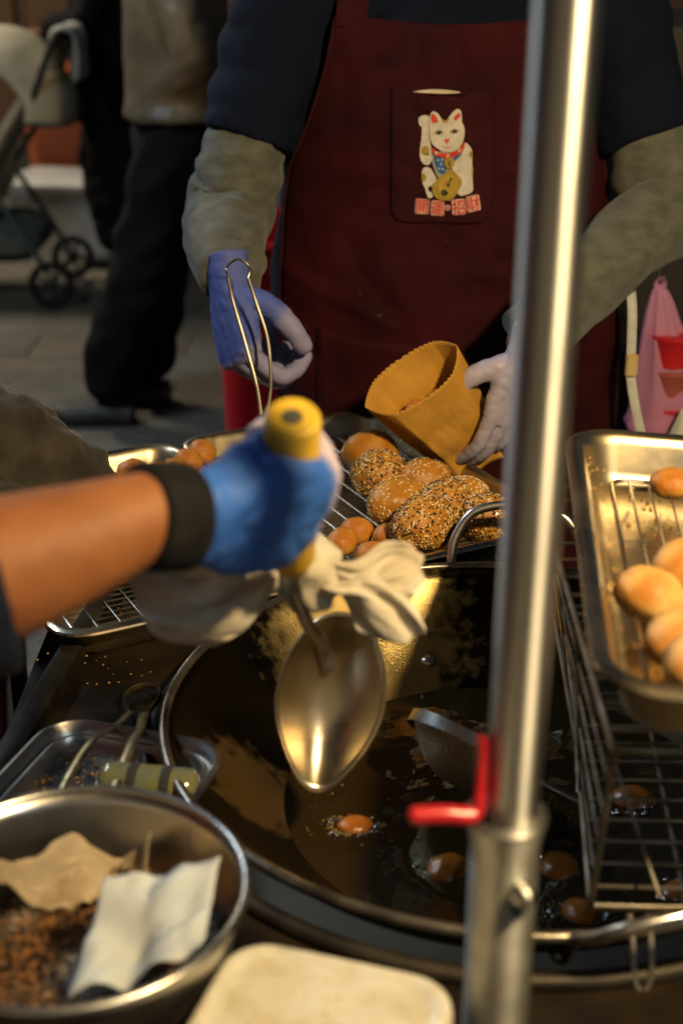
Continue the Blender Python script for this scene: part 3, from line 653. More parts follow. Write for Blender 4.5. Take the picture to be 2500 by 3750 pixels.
def wrinkled_tube(P, rad, n=40, k=10, amp=.004, freq=26, seed=0, tw=1.0):
    Q = catmull(P, k); m = len(Q); rr = []
    for i in range(m):
        t = i / (m - 1) * (len(rad) - 1); a = int(min(t, len(rad) - 2)); f = t - a; rr.append(rad[a] * (1 - f) + rad[a + 1] * f)
    def wr(t, a):
        v = Vector((math.cos(a) * 1.1, math.sin(a) * 1.1, t * freq * .16 + .5 * math.sin(a + seed) * tw))
        q = Vector((math.cos(a) * .6, math.sin(a) * .6, t * freq * .5 + .9 * math.sin(a * 1 + seed * 2) * tw))
        return amp * (noise.noise(v + Vector((seed, 0, 0))) * 1.6 + (abs(noise.noise(q + Vector((0, seed, 4)))) - .25) * 1.7)
    return MB().tube(Q, rr, n, wr=wr)

# ------------------------------------------------------------------ vendor
VX, VY = .168, 2.385
def vhalf(z):   # half width and half depth of the clothed torso at height z
    Z = [.50, .70, .90, 1.02, 1.15, 1.28, 1.38, 1.46]; A = [.265, .29, .30, .285, .262, .258, .252, .19]; B = [.15, .165, .18, .175, .16, .148, .135, .10]
    return float(np.interp(z, Z, A)), float(np.interp(z, Z, B))
def torso_y(x, z, off=0):
    a, b = vhalf(z); a += off; b += off; t = min(.985, abs((x - VX) / a)); return VY - b * math.sqrt(1 - t * t)
def apron_y(x, z):
    y = torso_y(x, z, .021)
    # broad folds, the drag line from bib edge to pocket, skirt flutes
    f = .009 * fn((x * 1.4, 0, z), 6) + .004 * fn((x, 1, z * 2), 15) + .012 * (abs(fn((x * 1.6 + z * .7, 2, z * .8 - x * .4), 9)) - .2)
    if z < 1.1: f += .008 * (1.1 - z) * math.sin((x - VX) * 34 + 3 * z + 1.5 * fn((x, 0, z), 4)) * 2.0
    d = (z - 1.105) + .30 * (x - .07); f -= .006 * math.exp(-(d / .014) ** 2) * max(0, min(1, (.09 - x) / .06)) * max(0, min(1, (x + .07) / .05))
    d2 = (z - .985) + .42 * (x + .02); f += .007 * math.exp(-(d2 / .012) ** 2) * max(0, min(1, (.12 - x) / .08))
    return y - .003 - f
def vendor():
    root = empty('person', (VX, VY, 0), label='vendor in a navy shirt and maroon apron with a cat print, filling a paper bag', cat='person')
    O = Matrix.Translation((-VX, -VY, 0))
    def L(name, me, m, parent=None, **k):
        if isinstance(me, MB): me = me.mesh(name)
        me.transform(O); return link(name, me, m, parent or root, **k)
    shR, elR, wrR = Vector((-.072, 2.36, 1.425)), Vector((-.178, 2.275, 1.115)), Vector((-.163, 2.045, 1.052))
    shL, elL, wrL = Vector((.405, 2.36, 1.425)), Vector((.515, 2.265, 1.125)), Vector((.282, 1.985, .992))
    # body: one continuous figure under the clothes
    b = MB()
    b.tube([(VX, VY, z) for z in (.60, .8, 1.0, 1.2, 1.36, 1.44)], [(vhalf(z)[0] * .82, vhalf(z)[1] * .82) for z in (.60, .8, 1.0, 1.2, 1.36, 1.44)], 28, up=(1, 0, 0))
    b.capsule([(VX, VY, 1.38), (VX, VY - .01, 1.5), (VX, VY - .02, 1.56)], [.07, .058, .06])
    hd = Vector((VX, VY - .035, 1.665)); b.ball(hd, (.078, .098, .118), 28, 20)
    b.ball(hd + Vector((0, -.02, -.07)), (.055, .068, .055), 20, 12); b.ball(hd + Vector((0, -.102, -.012)), (.014, .02, .024), 12, 8)
    for s in (-1, 1): b.ball(hd + Vector((s * .08, .01, -.01)), (.012, .02, .032), 10, 8); b.ball(hd + Vector((s * .03, -.088, .028)), (.02, .012, .008), 10, 8)
    b.ball(hd + Vector((0, -.085, -.062)), (.026, .012, .008), 10, 6)
    for sh, el, wr in ((shR, elR, wrR), (shL, elL, wrL)):
        b.capsule([sh.lerp(Vector((VX, VY, 1.40)), .4), sh, sh.lerp(el, .5), el], [.06, .058, .050, .043], 16); b.capsule([el, el.lerp(wr, .4), wr, wr.lerp(el, -.1)], [.043, .042, .03, .028], 16)
    for s in (-1, 1): b.capsule([(VX + s * .1, VY, .82), (VX + s * .11, VY - .01, .48), (VX + s * .115, VY + .02, .1)], [.095, .06, .042], 16)
    L('body', union(b, .018, 3), skin, sharp=180)
    hb = MB(); hb.ball(hd + Vector((0, .018, .03)), (.085, .098, .105), 28, 18, lambda d: (-.25 if d.y < -.45 and d.z < .35 else 0) + .03 * fn(d, 5)); L('hair', hb, hair, sharp=180)
    for s in (-1, 1): L('eye', MB().ball(hd + Vector((s * .03, -.0925, .012)), (.011, .008, .006), 12, 8), simple('eye_dark', (.02, .015, .01), rough=.1))
    # shirt with short sleeves
    b = MB()
    zs = (.78, .9, 1.0, 1.1, 1.2, 1.3, 1.38, 1.43, 1.47)
    b.tube([(VX, VY, z) for z in zs], [(vhalf(z)[0] * (1 if z < 1.42 else .9), vhalf(z)[1]) for z in zs], 40, up=(1, 0, 0))
    for sh, el, t in ((shR, elR, .70), (shL, elL, .72)):
        e = sh.lerp(el, t); inn = sh.lerp(Vector((VX, VY, 1.41)), .5)
        b.tube(catmull([inn, sh, sh.lerp(el, .35), e], 5), [.078 + .010 * min(1, i / 5) - .009 * max(0, i - 5) / 10 for i in range(16)], 26)
    def sw(p):
        return .006 * fn((p.x, p.y, p.z * 1.0), 10) + .0075 * (abs(fn((p.x * 1.3 + p.z * .9, p.y, p.z * 2.2 - p.x), 8, 3)) - .2) * 1.8
    L('shirt', union(b, .008, 3, sw), navy, sharp=180)
    # trousers and shoes
    b = MB(); b.tube([(VX, VY, z) for z in (.70, .82, .95)], [(.23, .14), (.24, .15), (.23, .14)], 30, up=(1, 0, 0))
    for s in (-1, 1): b.capsule([(VX + s * .1, VY, .80), (VX + s * .115, VY - .01, .45), (VX + s * .12, VY + .02, .07)], [.115, .085, .075], 20)
    L('trousers', union(b, .022, 2), black_cloth, sharp=180)
    for s in (-1, 1): L('shoe', MB().ball((VX + s * .12, VY - .05, .04), (.05, .14, .042), 20, 12, lambda d: -.2 if d.z < -.6 else 0), rubber)
    # apron
    ap = empty('apron', (0, 0, 0)); ap.parent = root
    def xl(z): return float(np.interp(z, [.45, .78, 1.0, 1.10, 1.17, 1.25, 1.33, 1.40], [-.115, -.108, -.098, -.092, -.082, -.048, -.022, -.008]))
    def xr(z): return float(np.interp(z, [.45, .78, 1.0, 1.10, 1.17, 1.25, 1.33, 1.40], [.475, .472, .448, .43, .418, .385, .36, .345]))
    def ztop(x): return 1.403 - .012 * math.sin(max(0, min(1, (x - .0) / .34)) * math.pi)
    def asurf(u, v):
        z = .45 + v * (1.403 - .45); x = xl(z) + (xr(z) - xl(z)) * u
        if v > .97: z = min(z, ztop(x))
        return (x, apron_y(x, z), z)
    L('apron_cloth', MB().grid(asurf, 70, 130), maroon, ap, solid=.0022, sharp=180)
    def edge(side):
        P = []
        for k in range(60):
            z = .46 + (1.398 - .46) * k / 59; x = (xl if side < 0 else xr)(z); P.append((x, apron_y(x, z) - .001, z))
        return P
    for s in (-1, 1): L('hem', MB().tube(edge(s), (.0035, .002), 8), maroon_t, ap)
    for s, x0 in ((-1, .014), (1, .318)):
        P = [(x0, apron_y(x0, 1.392) - .002, 1.385), (x0 + s * -.004, apron_y(x0, 1.40) + .01, 1.43), (x0 - s * .01, VY - .10, 1.475), (x0 - s * .02, VY - .03, 1.50), (x0 - s * .05, VY + .075, 1.475)]
        L('strap', MB().tube(catmull(P, 6), (.0235, .0022), 12, up=(1, 0, .0)), maroon_t, ap)
    # pocket with the printed cat
    px0, px1, pz0, pz1 = .076, .232, 1.103, 1.300
    def psurf(x, z, off): return (x, apron_y(x, z) - .0045 - off - .004 * math.exp(-((z - pz1) / .02) ** 2) * math.sin(max(0, min(1, (x - px0) / (px1 - px0))) * math.pi), z)
    rr = .022
    def pk(u, v):
        z = pz0 + (pz1 - pz0) * v; ins = rr - math.sqrt(max(0, rr * rr - (pz0 + rr - z) ** 2)) if z < pz0 + rr else 0
        x = px0 + ins + (px1 - px0 - 2 * ins) * u; zz = z - (.006 * math.sin(u * math.pi) if v > .97 else 0)
        return psurf(x, zz, 0)
    po = L('pocket', MB().grid(pk, 36, 44), simple('pocket_maroon', (.035, .0034, .0064), c2=(.024, .0025, .0048), vs=14, rough=.85, bump=.3, bs=650, spec=.2), ap, solid=.002, sharp=180)
    st = [pk(0, v / 30) for v in range(30, -1, -1)] + [pk(u / 20, 0) for u in range(1, 20)] + [pk(1, v / 30) for v in range(31)]
    L('stitching', MB().tube([(p[0], p[1] + .001, p[2]) for p in st], .0013, 6), maroon_t, po)
    L('folded_note', MB().grid(lambda u, v: (.100 + .078 * u, apron_y(.10 + .078 * u, 1.3) - .0035, 1.281 + .014 * v + .005 * math.sin(u * 3)), 10, 3), simple('note_paper', (.62, .55, .42), c2=(.5, .42, .3), vs=30), po, solid=.002)
    # flat printed layers laid on the pocket cloth
    X0, Z0, SX, SZ = .1625, 1.196, .000131, .000136
    def layer(name, poly, c, lay, k=3, parent=None, smoothp=True):
        P = catmull([(x, y, 0) for x, y in poly], k, True) if smoothp else [Vector((x, y, 0)) for x, y in poly]
        bm = bmesh.new(); vs = [bm.verts.new((X0 + (p.x - 735) * SX, 0, Z0 - (p.y - 800) * SZ)) for p in P]
        bm.faces.new(vs); bmesh.ops.triangulate(bm, faces=bm.faces)
        for v in bm.verts: v.co = Vector(psurf(v.co.x, v.co.z, .0016 + .0008 * lay))
        me = bpy.data.meshes.new(name); bm.to_mesh(me); bm.free()
        for p in me.polygons:
            if p.normal.y > 0: p.flip()
        return L(name, me, simple('print_%s' % '_'.join(str(int(x * 100)) for x in c), c, c2=tuple(x * .82 for x in c), vs=90, rough=.7), parent or po, recalc=False, smooth=False)
    W_ = (.62, .58, .52); Gd = (.36, .24, .02); Rd = (.62, .045, .02); Gy = (.34, .33, .32); Bl = (.025, .11, .34); Dk = (.03, .028, .02)
    cat = L('printed_cat', layer('tmp', [(540, 720), (560, 850), (610, 970), (690, 980), (770, 900), (880, 720), (900, 640), (720, 680)], Gy, 0).data.copy(), MATS['print_34_33_32'], po, recalc=False, smooth=False)
    bpy.data.objects.remove(bpy.data.objects['tmp']); cat.data.transform(O.inverted())
    layer('printed_body', [(380, 350), (400, 320), (450, 303), (500, 320), (525, 370), (520, 410), (500, 440), (505, 520), (530, 640), (545, 750), (520, 830), (470, 840), (420, 800), (400, 720), (410, 600), (425, 520), (420, 440), (390, 410)], W_, 1)
    layer('printed_body', [(920, 600), (970, 630), (1005, 690), (1010, 780), (1010, 850), (1025, 900), (1020, 1000), (1028, 1100), (1010, 1140), (940, 1165), (880, 1170), (850, 1140), (870, 1080), (890, 1000), (850, 960), (810, 920), (780, 880), (790, 830), (850, 760), (890, 700)], W_, 4)
    layer('printed_body', [(480, 865), (530, 880), (570, 940), (600, 1000), (570, 1060), (560, 1120), (560, 1190), (520, 1205), (495, 1180), (470, 1100), (435, 1030), (428, 930), (445, 880)], W_, 1)
    layer('printed_head', [(515, 290), (540, 262), (580, 270), (620, 310), (650, 350), (700, 355), (740, 310), (790, 255), (830, 240), (865, 265), (878, 330), (880, 380), (905, 430), (912, 500), (895, 580), (850, 650), (780, 690), (700, 695), (620, 670), (550, 620), (520, 560), (510, 480), (525, 400), (505, 340)], W_, 3)
    layer('printed_bib', [(570, 740), (690, 760), (705, 915), (650, 938), (600, 880)], Bl, 2); layer('printed_bib', [(800, 750), (900, 675), (895, 710), (810, 795)], Bl, 3)
    for x, y in ((610, 785), (650, 830), (630, 880), (670, 885), (660, 780)): layer('printed_dot', [(x + 14 * math.cos(a), y + 14 * math.sin(a)) for a in np.linspace(0, 6.28, 8, endpoint=False)], (.35, .5, .62), 4, smoothp=False)
    layer('printed_collar', [(540, 645), (600, 690), (700, 712), (800, 690), (870, 640), (905, 582), (915, 630), (890, 690), (810, 742), (720, 768), (640, 750), (560, 722)], Rd, 5)
    for x, y in ((590, 705), (725, 738), (855, 678)): layer('printed_dot', [(x + 22 * math.cos(a), y + 20 * math.sin(a)) for a in np.linspace(0, 6.28, 10, endpoint=False)], (.68, .42, .28), 6, smoothp=False)
    layer('printed_bell', [(690, 770), (740, 760), (790, 768), (802, 830), (765, 875), (720, 872), (688, 835)], Gd, 6)
    layer('printed_mark', [(738, 790), (748, 790), (752, 850), (735, 850)], Dk, 7, smoothp=False)
    layer('printed_coin', [(700, 925), (760, 880), (810, 925), (880, 980), (888, 1040), (850, 1130), (780, 1215), (700, 1228), (610, 1205), (560, 1140), (555, 1070), (600, 1000), (660, 950)], Gd, 6)
    layer('printed_coin_face', [(700, 960), (770, 940), (840, 990), (845, 1050), (810, 1130), (750, 1190), (690, 1195), (630, 1160), (615, 1080), (650, 1010)], (.44, .30, .03), 7)
    for q in ([(755, 970), (790, 985), (785, 998), (750, 983)], [(720, 1030), (760, 1055), (752, 1068), (712, 1043)], [(760, 975), (772, 978), (735, 1075), (722, 1070)], [(650, 1120), (690, 1098), (735, 1130), (740, 1150), (700, 1180), (660, 1160)]): layer('printed_mark', q, Dk, 8, smoothp=False)
    layer('printed_ear', [(520, 300), (548, 292), (575, 310), (603, 355), (600, 377), (540, 386)], Rd, 4); layer('printed_ear', [(780, 345), (820, 290), (848, 280), (862, 320), (860, 372), (820, 365)], Rd, 4)
    layer('printed_spot', [(465 + 44 * math.cos(a), 680 + 46 * math.sin(a)) for a in np.linspace(0, 6.28, 14, endpoint=False)], Gd, 2, smoothp=False)
    for q in ([(975, 700), (1003, 692), (1011, 780), (990, 785), (966, 745)], [(1000, 890), (1023, 892), (1021, 970), (1000, 965), (988, 930)]): layer('printed_spot', q, Gd, 5)
    layer('printed_spot', [(430, 935), (470, 945), (480, 985), (460, 1015), (432, 1020)], Gd, 2); layer('printed_spot', [(645, 350), (690, 358), (725, 333), (732, 350), (700, 385), (660, 378)], Gd, 4)
    for cx, cy in ((617, 484), (795, 474)):
        layer('printed_eye', [(cx + 50 * math.cos(a), cy + 24 * math.sin(a)) for a in np.linspace(0, 6.28, 14, endpoint=False)], (.30, .27, .12), 4, smoothp=False)
        layer('printed_pupil', [(cx + 27 * math.cos(a), cy + 22 * math.sin(a)) for a in np.linspace(0, 6.28, 12, endpoint=False)], Dk, 5, smoothp=False)
    layer('printed_nose', [(680, 568), (707, 552), (740, 563), (728, 588), (711, 607), (695, 590)], Rd, 4)
    layer('printed_muzzle', [(660, 625), (690, 640), (714, 622), (745, 640), (775, 615), (765, 655), (715, 668), (675, 655)], (.58, .40, .36), 4)
    # lettering: red strokes on a pale outline
    def text(ch, cx, cy, size, off, c, lay, name, ang):
        cu = bpy.data.curves.new('t', 'FONT'); cu.body = ch; cu.size = size; cu.align_x = 'CENTER'; cu.align_y = 'CENTER'; cu.offset = off; cu.resolution_u = 2
        to = bpy.data.objects.new('t', cu); col.objects.link(to); bpy.context.view_layer.update()
        me = bpy.data.meshes.new_from_object(to.evaluated_get(bpy.context.evaluated_depsgraph_get())); bpy.data.objects.remove(to)
        if not len(me.vertices): return
        xs = [v.co.x for v in me.vertices]; ys = [v.co.y for v in me.vertices]; mx, my = (min(xs) + max(xs)) / 2, (min(ys) + max(ys)) / 2
        for v in me.vertices:
            x, y = v.co.x - mx, v.co.y - my; x, y = x * math.cos(ang) - y * math.sin(ang), x * math.sin(ang) + y * math.cos(ang)
            v.co = Vector(psurf(X0 + (cx - 735) * SX + x, Z0 - (cy - 800) * SZ + y * 1.08, .0016 + .0008 * lay))
        for p in me.polygons:
            if p.normal.y > 0: p.flip()
        L(name, me, simple('print_%s' % '_'.join(str(int(x * 100)) for x in c), c, rough=.7), po, recalc=False, smooth=False)
    Pk = (.66, .40, .34)
    for ch, cx, cy, ang in (('開', 440, 1300, -.06), ('運', 620, 1315, -.02), ('招', 865, 1298, .10), ('財', 1035, 1260, .16)):
        h = 84
        layer('printed_plate', [(cx + a * h * math.cos(-ang) - b_ * h * math.sin(-ang), cy + a * h * math.sin(-ang) + b_ * h * math.cos(-ang)) for a, b_ in ((-.93, -.85), (-.75, -1), (.75, -1), (.95, -.85), (.95, .85), (.8, 1.02), (-.8, 1.02), (-.95, .85))], Pk, 1, smoothp=False)
        text(ch, cx, cy, .0215, .00016, Rd, 3, 'printed_character', ang)
    layer('printed_plate', [(737 + 33 * math.cos(a), 1310 + 33 * math.sin(a)) for a in np.linspace(0, 6.28, 12, endpoint=False)], Pk, 1, smoothp=False)
    layer('printed_mark', [(737 + 15 * math.cos(a), 1310 + 15 * math.sin(a)) for a in np.linspace(0, 6.28, 10, endpoint=False)], Rd, 3, smoothp=False)
    # lower skirt pocket fold and side cord with toggle
    L('skirt_pocket', MB().grid(lambda u, v: (-.04 + .38 * u, apron_y(-.04 + .38 * u, .60 + .33 * v) - .004, .60 + .33 * v - .02 * math.sin(u * 3.1) * v), 30, 20), maroon, ap, solid=.002, sharp=180)
    cz = [(.466, 2.27, 1.0), (.467, 2.235, .96), (.468, 2.222, .91), (.470, 2.215, .85), (.482, 2.205, .79), (.498, 2.20, .73), (.51, 2.2, .65)]
    L('tie_cord', MB().tube(catmull(cz, 6), (.0075, .0018), 8, up=(1, 0, 0)), simple('white_cord', (.55, .56, .54), c2=(.45, .45, .43), vs=60), ap)
    L('toggle', MB().box((.4695, 2.215, .868), (.020, .012, .038), bev=.003), simple('tan_toggle', (.62, .46, .22), c2=(.55, .4, .2), vs=50, rough=.4), ap)
    # arm sleeves
    e1 = shR.lerp(elR, .62)
    L('arm_sleeve', wrinkled_tube([e1, shR.lerp(elR, .85), elR + Vector((-.004, .0, -.01)), elR.lerp(wrR, .45) + Vector((-.004, 0, -.012)), wrR + (wrR - elR) * .02], [.058, .071, .069, .063, .048], seed=1.3, amp=.0075), greys, sharp=180)
    e2 = shL.lerp(elL, .60)
    L('arm_sleeve', wrinkled_tube([e2, shL.lerp(elL, .85), elL + Vector((.004, .0, -.01)), elL.lerp(wrL, .45), wrL], [.058, .072, .070, .063, .047], seed=4.1, amp=.0075), greys, sharp=180)
    # gloves
    h = link('glove', hand_mesh([(50, 55, 30), (58, 60, 35), (62, 62, 35), (66, 60, 35)], ((.75, .55, -.5), (.3, .8, -.6), (-.1, .85, -.6)), right=True, fat=1.12), glove_pale, sharp=180)
    h.data.transform(Matrix.Scale(1.18, 4)); put(h, frame_m(wrR + Vector((.002, -.022, -.012)), (.12, -.42, -.90), (-.85, -.50, .12)), root)
    h = link('glove', hand_mesh([(14, 22, 14), (18, 26, 16), (24, 34, 20), (30, 40, 25)], ((.8, .5, -.45), (.6, .75, -.4), (.3, .9, -.3)), right=False, fat=1.04), lav, sharp=180)
    h.data.transform(Matrix.Scale(1.08, 4)); put(h, frame_m((.262, 1.945, .962), (-.20, -.02, -.98), (.50, -.86, .0)), root)
    return root
vendor()
def tongs(root_loc, P1, P2, loop, label, m=steel, aw=.0062, name='tongs'):
    e = empty(name, root_loc, label=label, cat='tongs'); o = Vector(root_loc)
    # sprung loop
    link('spring_loop', MB().tube([Vector(p) - o for p in catmull(loop, 6)], (aw * .72, .0012), 8, up=(0, -.3, 1)), m, e)
    for P in (P1, P2):
        link('arm', MB().tube([Vector(p) - o for p in catmull(P, 6)], (aw, aw * .3), 8, up=(1, .2, .25)), m, e)
    return e
tongs((-.128, 1.90, .93), [(-.156, 1.93, 1.082), (-.150, 1.925, 1.05), (-.135, 1.91, 1.0), (-.118, 1.89, .94), (-.112, 1.88, .90)], [(-.128, 1.925, 1.082), (-.118, 1.92, 1.05), (-.102, 1.905, 1.0), (-.098, 1.89, .94), (-.104, 1.88, .90)],
      [(-.156, 1.93, 1.082), (-.158, 1.932, 1.095), (-.142, 1.935, 1.106), (-.126, 1.932, 1.095), (-.128, 1.925, 1.082)], "thin wire tongs gripped in the vendor's blue glove", m=wire_m, aw=.0026)

# ------------------------------------------------------------------ paper bag
def paper_bag():
    Cm = Vector((.098, 1.935, .938)); Cb = Vector((.196, 1.985, .790))
    a = (Cb - Cm).normalized(); wv = Vector((.108, .0, .104)).normalized(); wv = (wv - a * wv.dot(a)).normalized(); t = a.cross(wv).normalized()
    if t.y > 0: t = -t
    root = empty('paper_bag', Cm, label='open brown kraft paper bag with a zigzag rim in the vendor\'s hand', cat='bag')
    n = 252; m = 26; rings = []; Ln = (Cb - Cm).length
    for i in range(m + 1):
        s = i / m; ring = []; W = .078 * (1 - s ** 1.3) + .046 * s ** 1.3; T = .033 * (1 - s) ** .9 + .009
        for j in range(n):
            th = 2 * math.pi * j / n; c, sn = math.cos(th), math.sin(th)
            x = math.copysign(abs(c) ** .8, c); y = math.copysign(abs(sn) ** 1.5, sn)
            PP = [(1, 0), (.72, .95), (-.62, 1), (-1, .05), (-.66, -.95), (.7, -1), (1, 0)]; AA = [math.atan2(q[1], q[0]) % 6.2832 for q in PP[:-1]] + [6.28319]
            px_ = float(np.interp(th, AA, [q[0] for q in PP])); py_ = float(np.interp(th, AA, [q[1] for q in PP])); kk = min(1, .25 + 1.6 * s)
            x = (x * (1 - kk) + px_ * kk) * W; y = (y * (1 - kk) + py_ * kk) * T
            al = s * Ln
            if i == 0: al += .0009 * (1 if j % 4 < 2 else -1) + (.018 * (y / T) if T else 0) * (1 if y > 0 else .5)
            elif i < 8: al += (.018 * (y / T)) * (1 if y > 0 else .5) * (1 - i / 8)
            cr = .003 * fn((x * 1.2, y * 2, al), 26, 2) * (0.4 + s) + .009 * (abs(fn((x, y, al), 17, 5)) - .2) * s + .004 * (abs(fn((x * 1.5, y, al), 36, 7)) - .2) * (.2 + s)
            ring.append(wv * (x + .006 * s * math.sin(3 * s)) + t * (y + cr) + a * al)
        rings.append(ring)
    b = MB(); b.rings(rings, cap=False); k = m * n; b.f.append(tuple(range(k, k + n)))
    link('bag_paper', b, kraft, root, solid=.0009, sharp=50)
    # bottom fold flap
    p = Cb - Cm
    link('bottom_flap', MB().grid(lambda u, v: p + a * (-.004 + .020 * v + .003 * math.sin(u * 7)) + wv * (-.042 + .084 * u) + t * (.010 + .002 * math.sin(u * 5 + v)), 12, 4), kraft, root, solid=.001)
    for d, r, l in ((.070, .024, 'fried ball at the upper right inside the paper bag'), (.060, .020, 'fried ball at the lower left inside the paper bag')):
        q = Cm + a * d + wv * (.012 if r > .022 else -.024) + t * (-.002)
        bun('bagged_ball', (q.x, q.y, q.z), (r, r, r), orange_d, l, 'fried ball', 'balls inside the paper bag', n=24)
paper_bag()

# ------------------------------------------------------------------ cook at the left: forearm, glove, ladle, rag
CAP = Vector((-.035, .955, 1.217)); LB = Vector((-.034, 1.20, .905)); GA = Vector((.02, -.42, .905)).normalized()
def cook():
    AX = GA
    root = empty('person', (-.80, .80, 0), label='cook at the left edge in navy sleeves, blue glove gripping the ladle', cat='person')
    O = Matrix.Translation((.80, -.80, 0))
    def L(name, me, m, parent=None, **k):
        if isinstance(me, MB): me = me.mesh(name)
        me.transform(O); return link(name, me, m, parent or root, **k)
    yd = Vector((.68, .60, -.26)).normalized(); zd = (-AX).cross(yd).normalized()
    grip = CAP - AX * .088; wpos = grip - yd * .094 + zd * .018
    wr = wpos - yd * .050; el = Vector((-.37, .775, 1.118)); sh = Vector((-.74, .66, 1.36)); bx, by = -.92, .82
    b = MB()
    b.tube([(bx, by, z) for z in (.7, .9, 1.1, 1.3, 1.42)], [(.12, .17), (.115, .17), (.11, .165), (.105, .18), (.07, .10)], 26, up=(1, 0, 0))
    b.capsule([(bx, by, 1.4), (bx + .01, by, 1.52), (bx + .02, by, 1.58)], [.065, .055, .055])
    hd = Vector((bx + .035, by, 1.655)); b.ball(hd, (.095, .076, .115), 26, 18); b.ball(hd + Vector((.1, 0, -.012)), (.02, .014, .022), 10, 8); b.ball(hd + Vector((.02, 0, -.07)), (.066, .054, .05), 16, 10)
    for s in (-1, 1): b.ball(hd + Vector((-.01, s * .078, -.01)), (.02, .012, .03), 10, 8)
    b.capsule([(bx, by - .1, 1.37), sh, sh.lerp(el, .5), el], [.06, .055, .048, .046], 16)
    b.capsule(catmull([el, el.lerp(wr, .35) + Vector((0, 0, .003)), el.lerp(wr, .75), wr, wr + yd * .02], 3), [.055, .0555, .0555, .054, .052, .049, .044, .039, .035, .032, .030, .027, .025], 20)
    b.capsule([(bx, by + .1, 1.37), (bx + .02, by + .22, 1.33), (bx + .06, by + .27, 1.08), (bx + .24, by + .22, 1.0)], [.06, .055, .045, .03], 14)
    for s in (-1, 1): b.capsule([(bx, by + s * .09, .8), (bx, by + s * .1, .45), (bx - .02, by + s * .1, .08)], [.09, .06, .042], 14)
    L('body', union(b, .009, 4), skin, sharp=180)
    L('hair', MB().ball(hd + Vector((-.02, 0, .03)), (.098, .084, .103), 24, 16, lambda d: -.25 if d.x > .45 and d.z < .35 else 0), hair, sharp=180)
    for s in (-1, 1): L('eye', MB().ball(hd + Vector((.086, s * .03, .012)), (.008, .011, .006), 10, 8), MATS['eye_dark'])
    b = MB(); b.tube([(bx, by, z) for z in (.75, .9, 1.1, 1.3, 1.40, 1.44)], [(.14, .19), (.135, .19), (.13, .185), (.125, .20), (.10, .16), (.07, .09)], 30, up=(1, 0, 0))
    b.tube(catmull([(bx, by - .1, 1.36), sh, sh.lerp(el, .5), el.lerp(sh, .06), el + (wr - el) * .60], 5), [.086 - .0009 * i for i in range(21)], 22)
    b.tube(catmull([(bx, by + .1, 1.36), (bx + .02, by + .22, 1.33), (bx + .05, by + .27, 1.15)], 5), .078, 20)
    L('shirt', union(b, .010, 3, lambda p: .004 * fn(p, 11) + .003 * fn(p, 24, 2)), navy, sharp=180)
    L('apron', MB().grid(lambda u, v: (bx + .145 + .008 * math.sin(u * 9) * (1 - v) - .06 * (2 * u - 1) ** 4, by - .19 + .38 * u, .35 + .95 * v), 24, 30), simple('red_apron', (.20, .012, .016), c2=(.15, .01, .012), vs=9, rough=.8), solid=.003)
    b = MB()
    for s in (-1, 1): b.capsule([(bx, by + s * .09, .82), (bx, by + s * .1, .45), (bx - .02, by + s * .1, .07)], [.11, .08, .07], 16)
    L('trousers', union(b, .016, 2), black_cloth, sharp=180)
    for s in (-1, 1): L('shoe', MB().ball((bx + .05, by + s * .1, .04), (.14, .05, .042), 18, 10), rubber)
    # gloved fist round the ladle handle
    g = link('glove', hand_mesh([(68, 82, 55), (72, 84, 58), (74, 84, 58), (76, 80, 55)], ((.28, .85, -.48), (-.05, .9, -.45), (-.15, .7, -.7)), right=True, fat=1.13, wrinkle=1.2), glove, sharp=180)
    g.data.transform(Matrix.Scale(1.12, 4))
    put(g, frame_m(wpos, yd, zd), root)
    c = MB(); P = [wpos - yd * .056, wpos - yd * .040, wpos - yd * .020]
    c.tube(catmull(P, 4), [.0365, .0375, .038, .038, .038, .038, .038, .0378, .0372], 28, wr=lambda t, a: .0006 * math.sin(a * 26))
    L('glove_cuff', c, black_el, sharp=180)
cook()
def ladle():
    e = empty('ladle', LB, label='steel wok ladle with a yellow handle held in the blue glove', cat='ladle')
    f = frame_m((0, 0, 0), -GA, (0, -.55, .83)).to_3x3(); tip = CAP - LB
    def turned(prof, n):
        b = MB().lathe(prof, n); b.v = [tuple(f @ Vector((x, z, y)) + tip) for x, y, z in b.v]; return b
    link('handle_grip', turned([(.0175, -.002), (.0200, 0), (.0206, .004), (.0200, .035), (.0175, .08), (.0175, .15), (.012, .165), (.008, .17)], 32), yellow, e)
    link('end_cap', turned([(0, .004), (.006, .004), (.007, -.001), (.0182, -.0025), (.0186, .004)], 28), yellow, e)
    link('cap_hole', turned([(0, -.0018), (.0078, -.0018), (.0082, .002)], 20), dark_hole, e)
    s0 = tip - GA * .16; s1 = tip - GA * .19
    link('rod', MB().tube(catmull([s0, s1, s1.lerp(Vector((.012, .004, .0)), .6) + Vector((0, -.010, 0)), Vector((.014, .004, .0)), Vector((.022, .012, -.035))], 6), (.0066, .0048), 12), steel, e)
    g = frame_m((0, 0, 0), (-.16, -.30, -.95), (.12, -.86, .50)).to_3x3()
    b = MB(); nu, nv = 44, 16; rings = []
    for i in range(nv + 1):
        s = i / nv; ring = []
        for j in range(nu):
            a = 2 * math.pi * j / nu; c, sn = math.cos(a), math.sin(a)
            x = .052 * s * c * (1 - .34 * max(0, sn) ** 1.5 * s); y = .088 * s * sn + .070; z = -.036 * (1 - s ** 2.2)
            ring.append(g @ Vector((x, y, z)) + Vector((.034, 0, .012)))
        rings.append(ring)
    b.rings(rings[1:], cap=True, capend=False)
    link('scoop', b, steel_tray, e, solid=.0016, sharp=180)
    link('scoop_rim', MB().tube(rings[-1], .0014, 6, closed=True), steel_tray, e)
ladle()
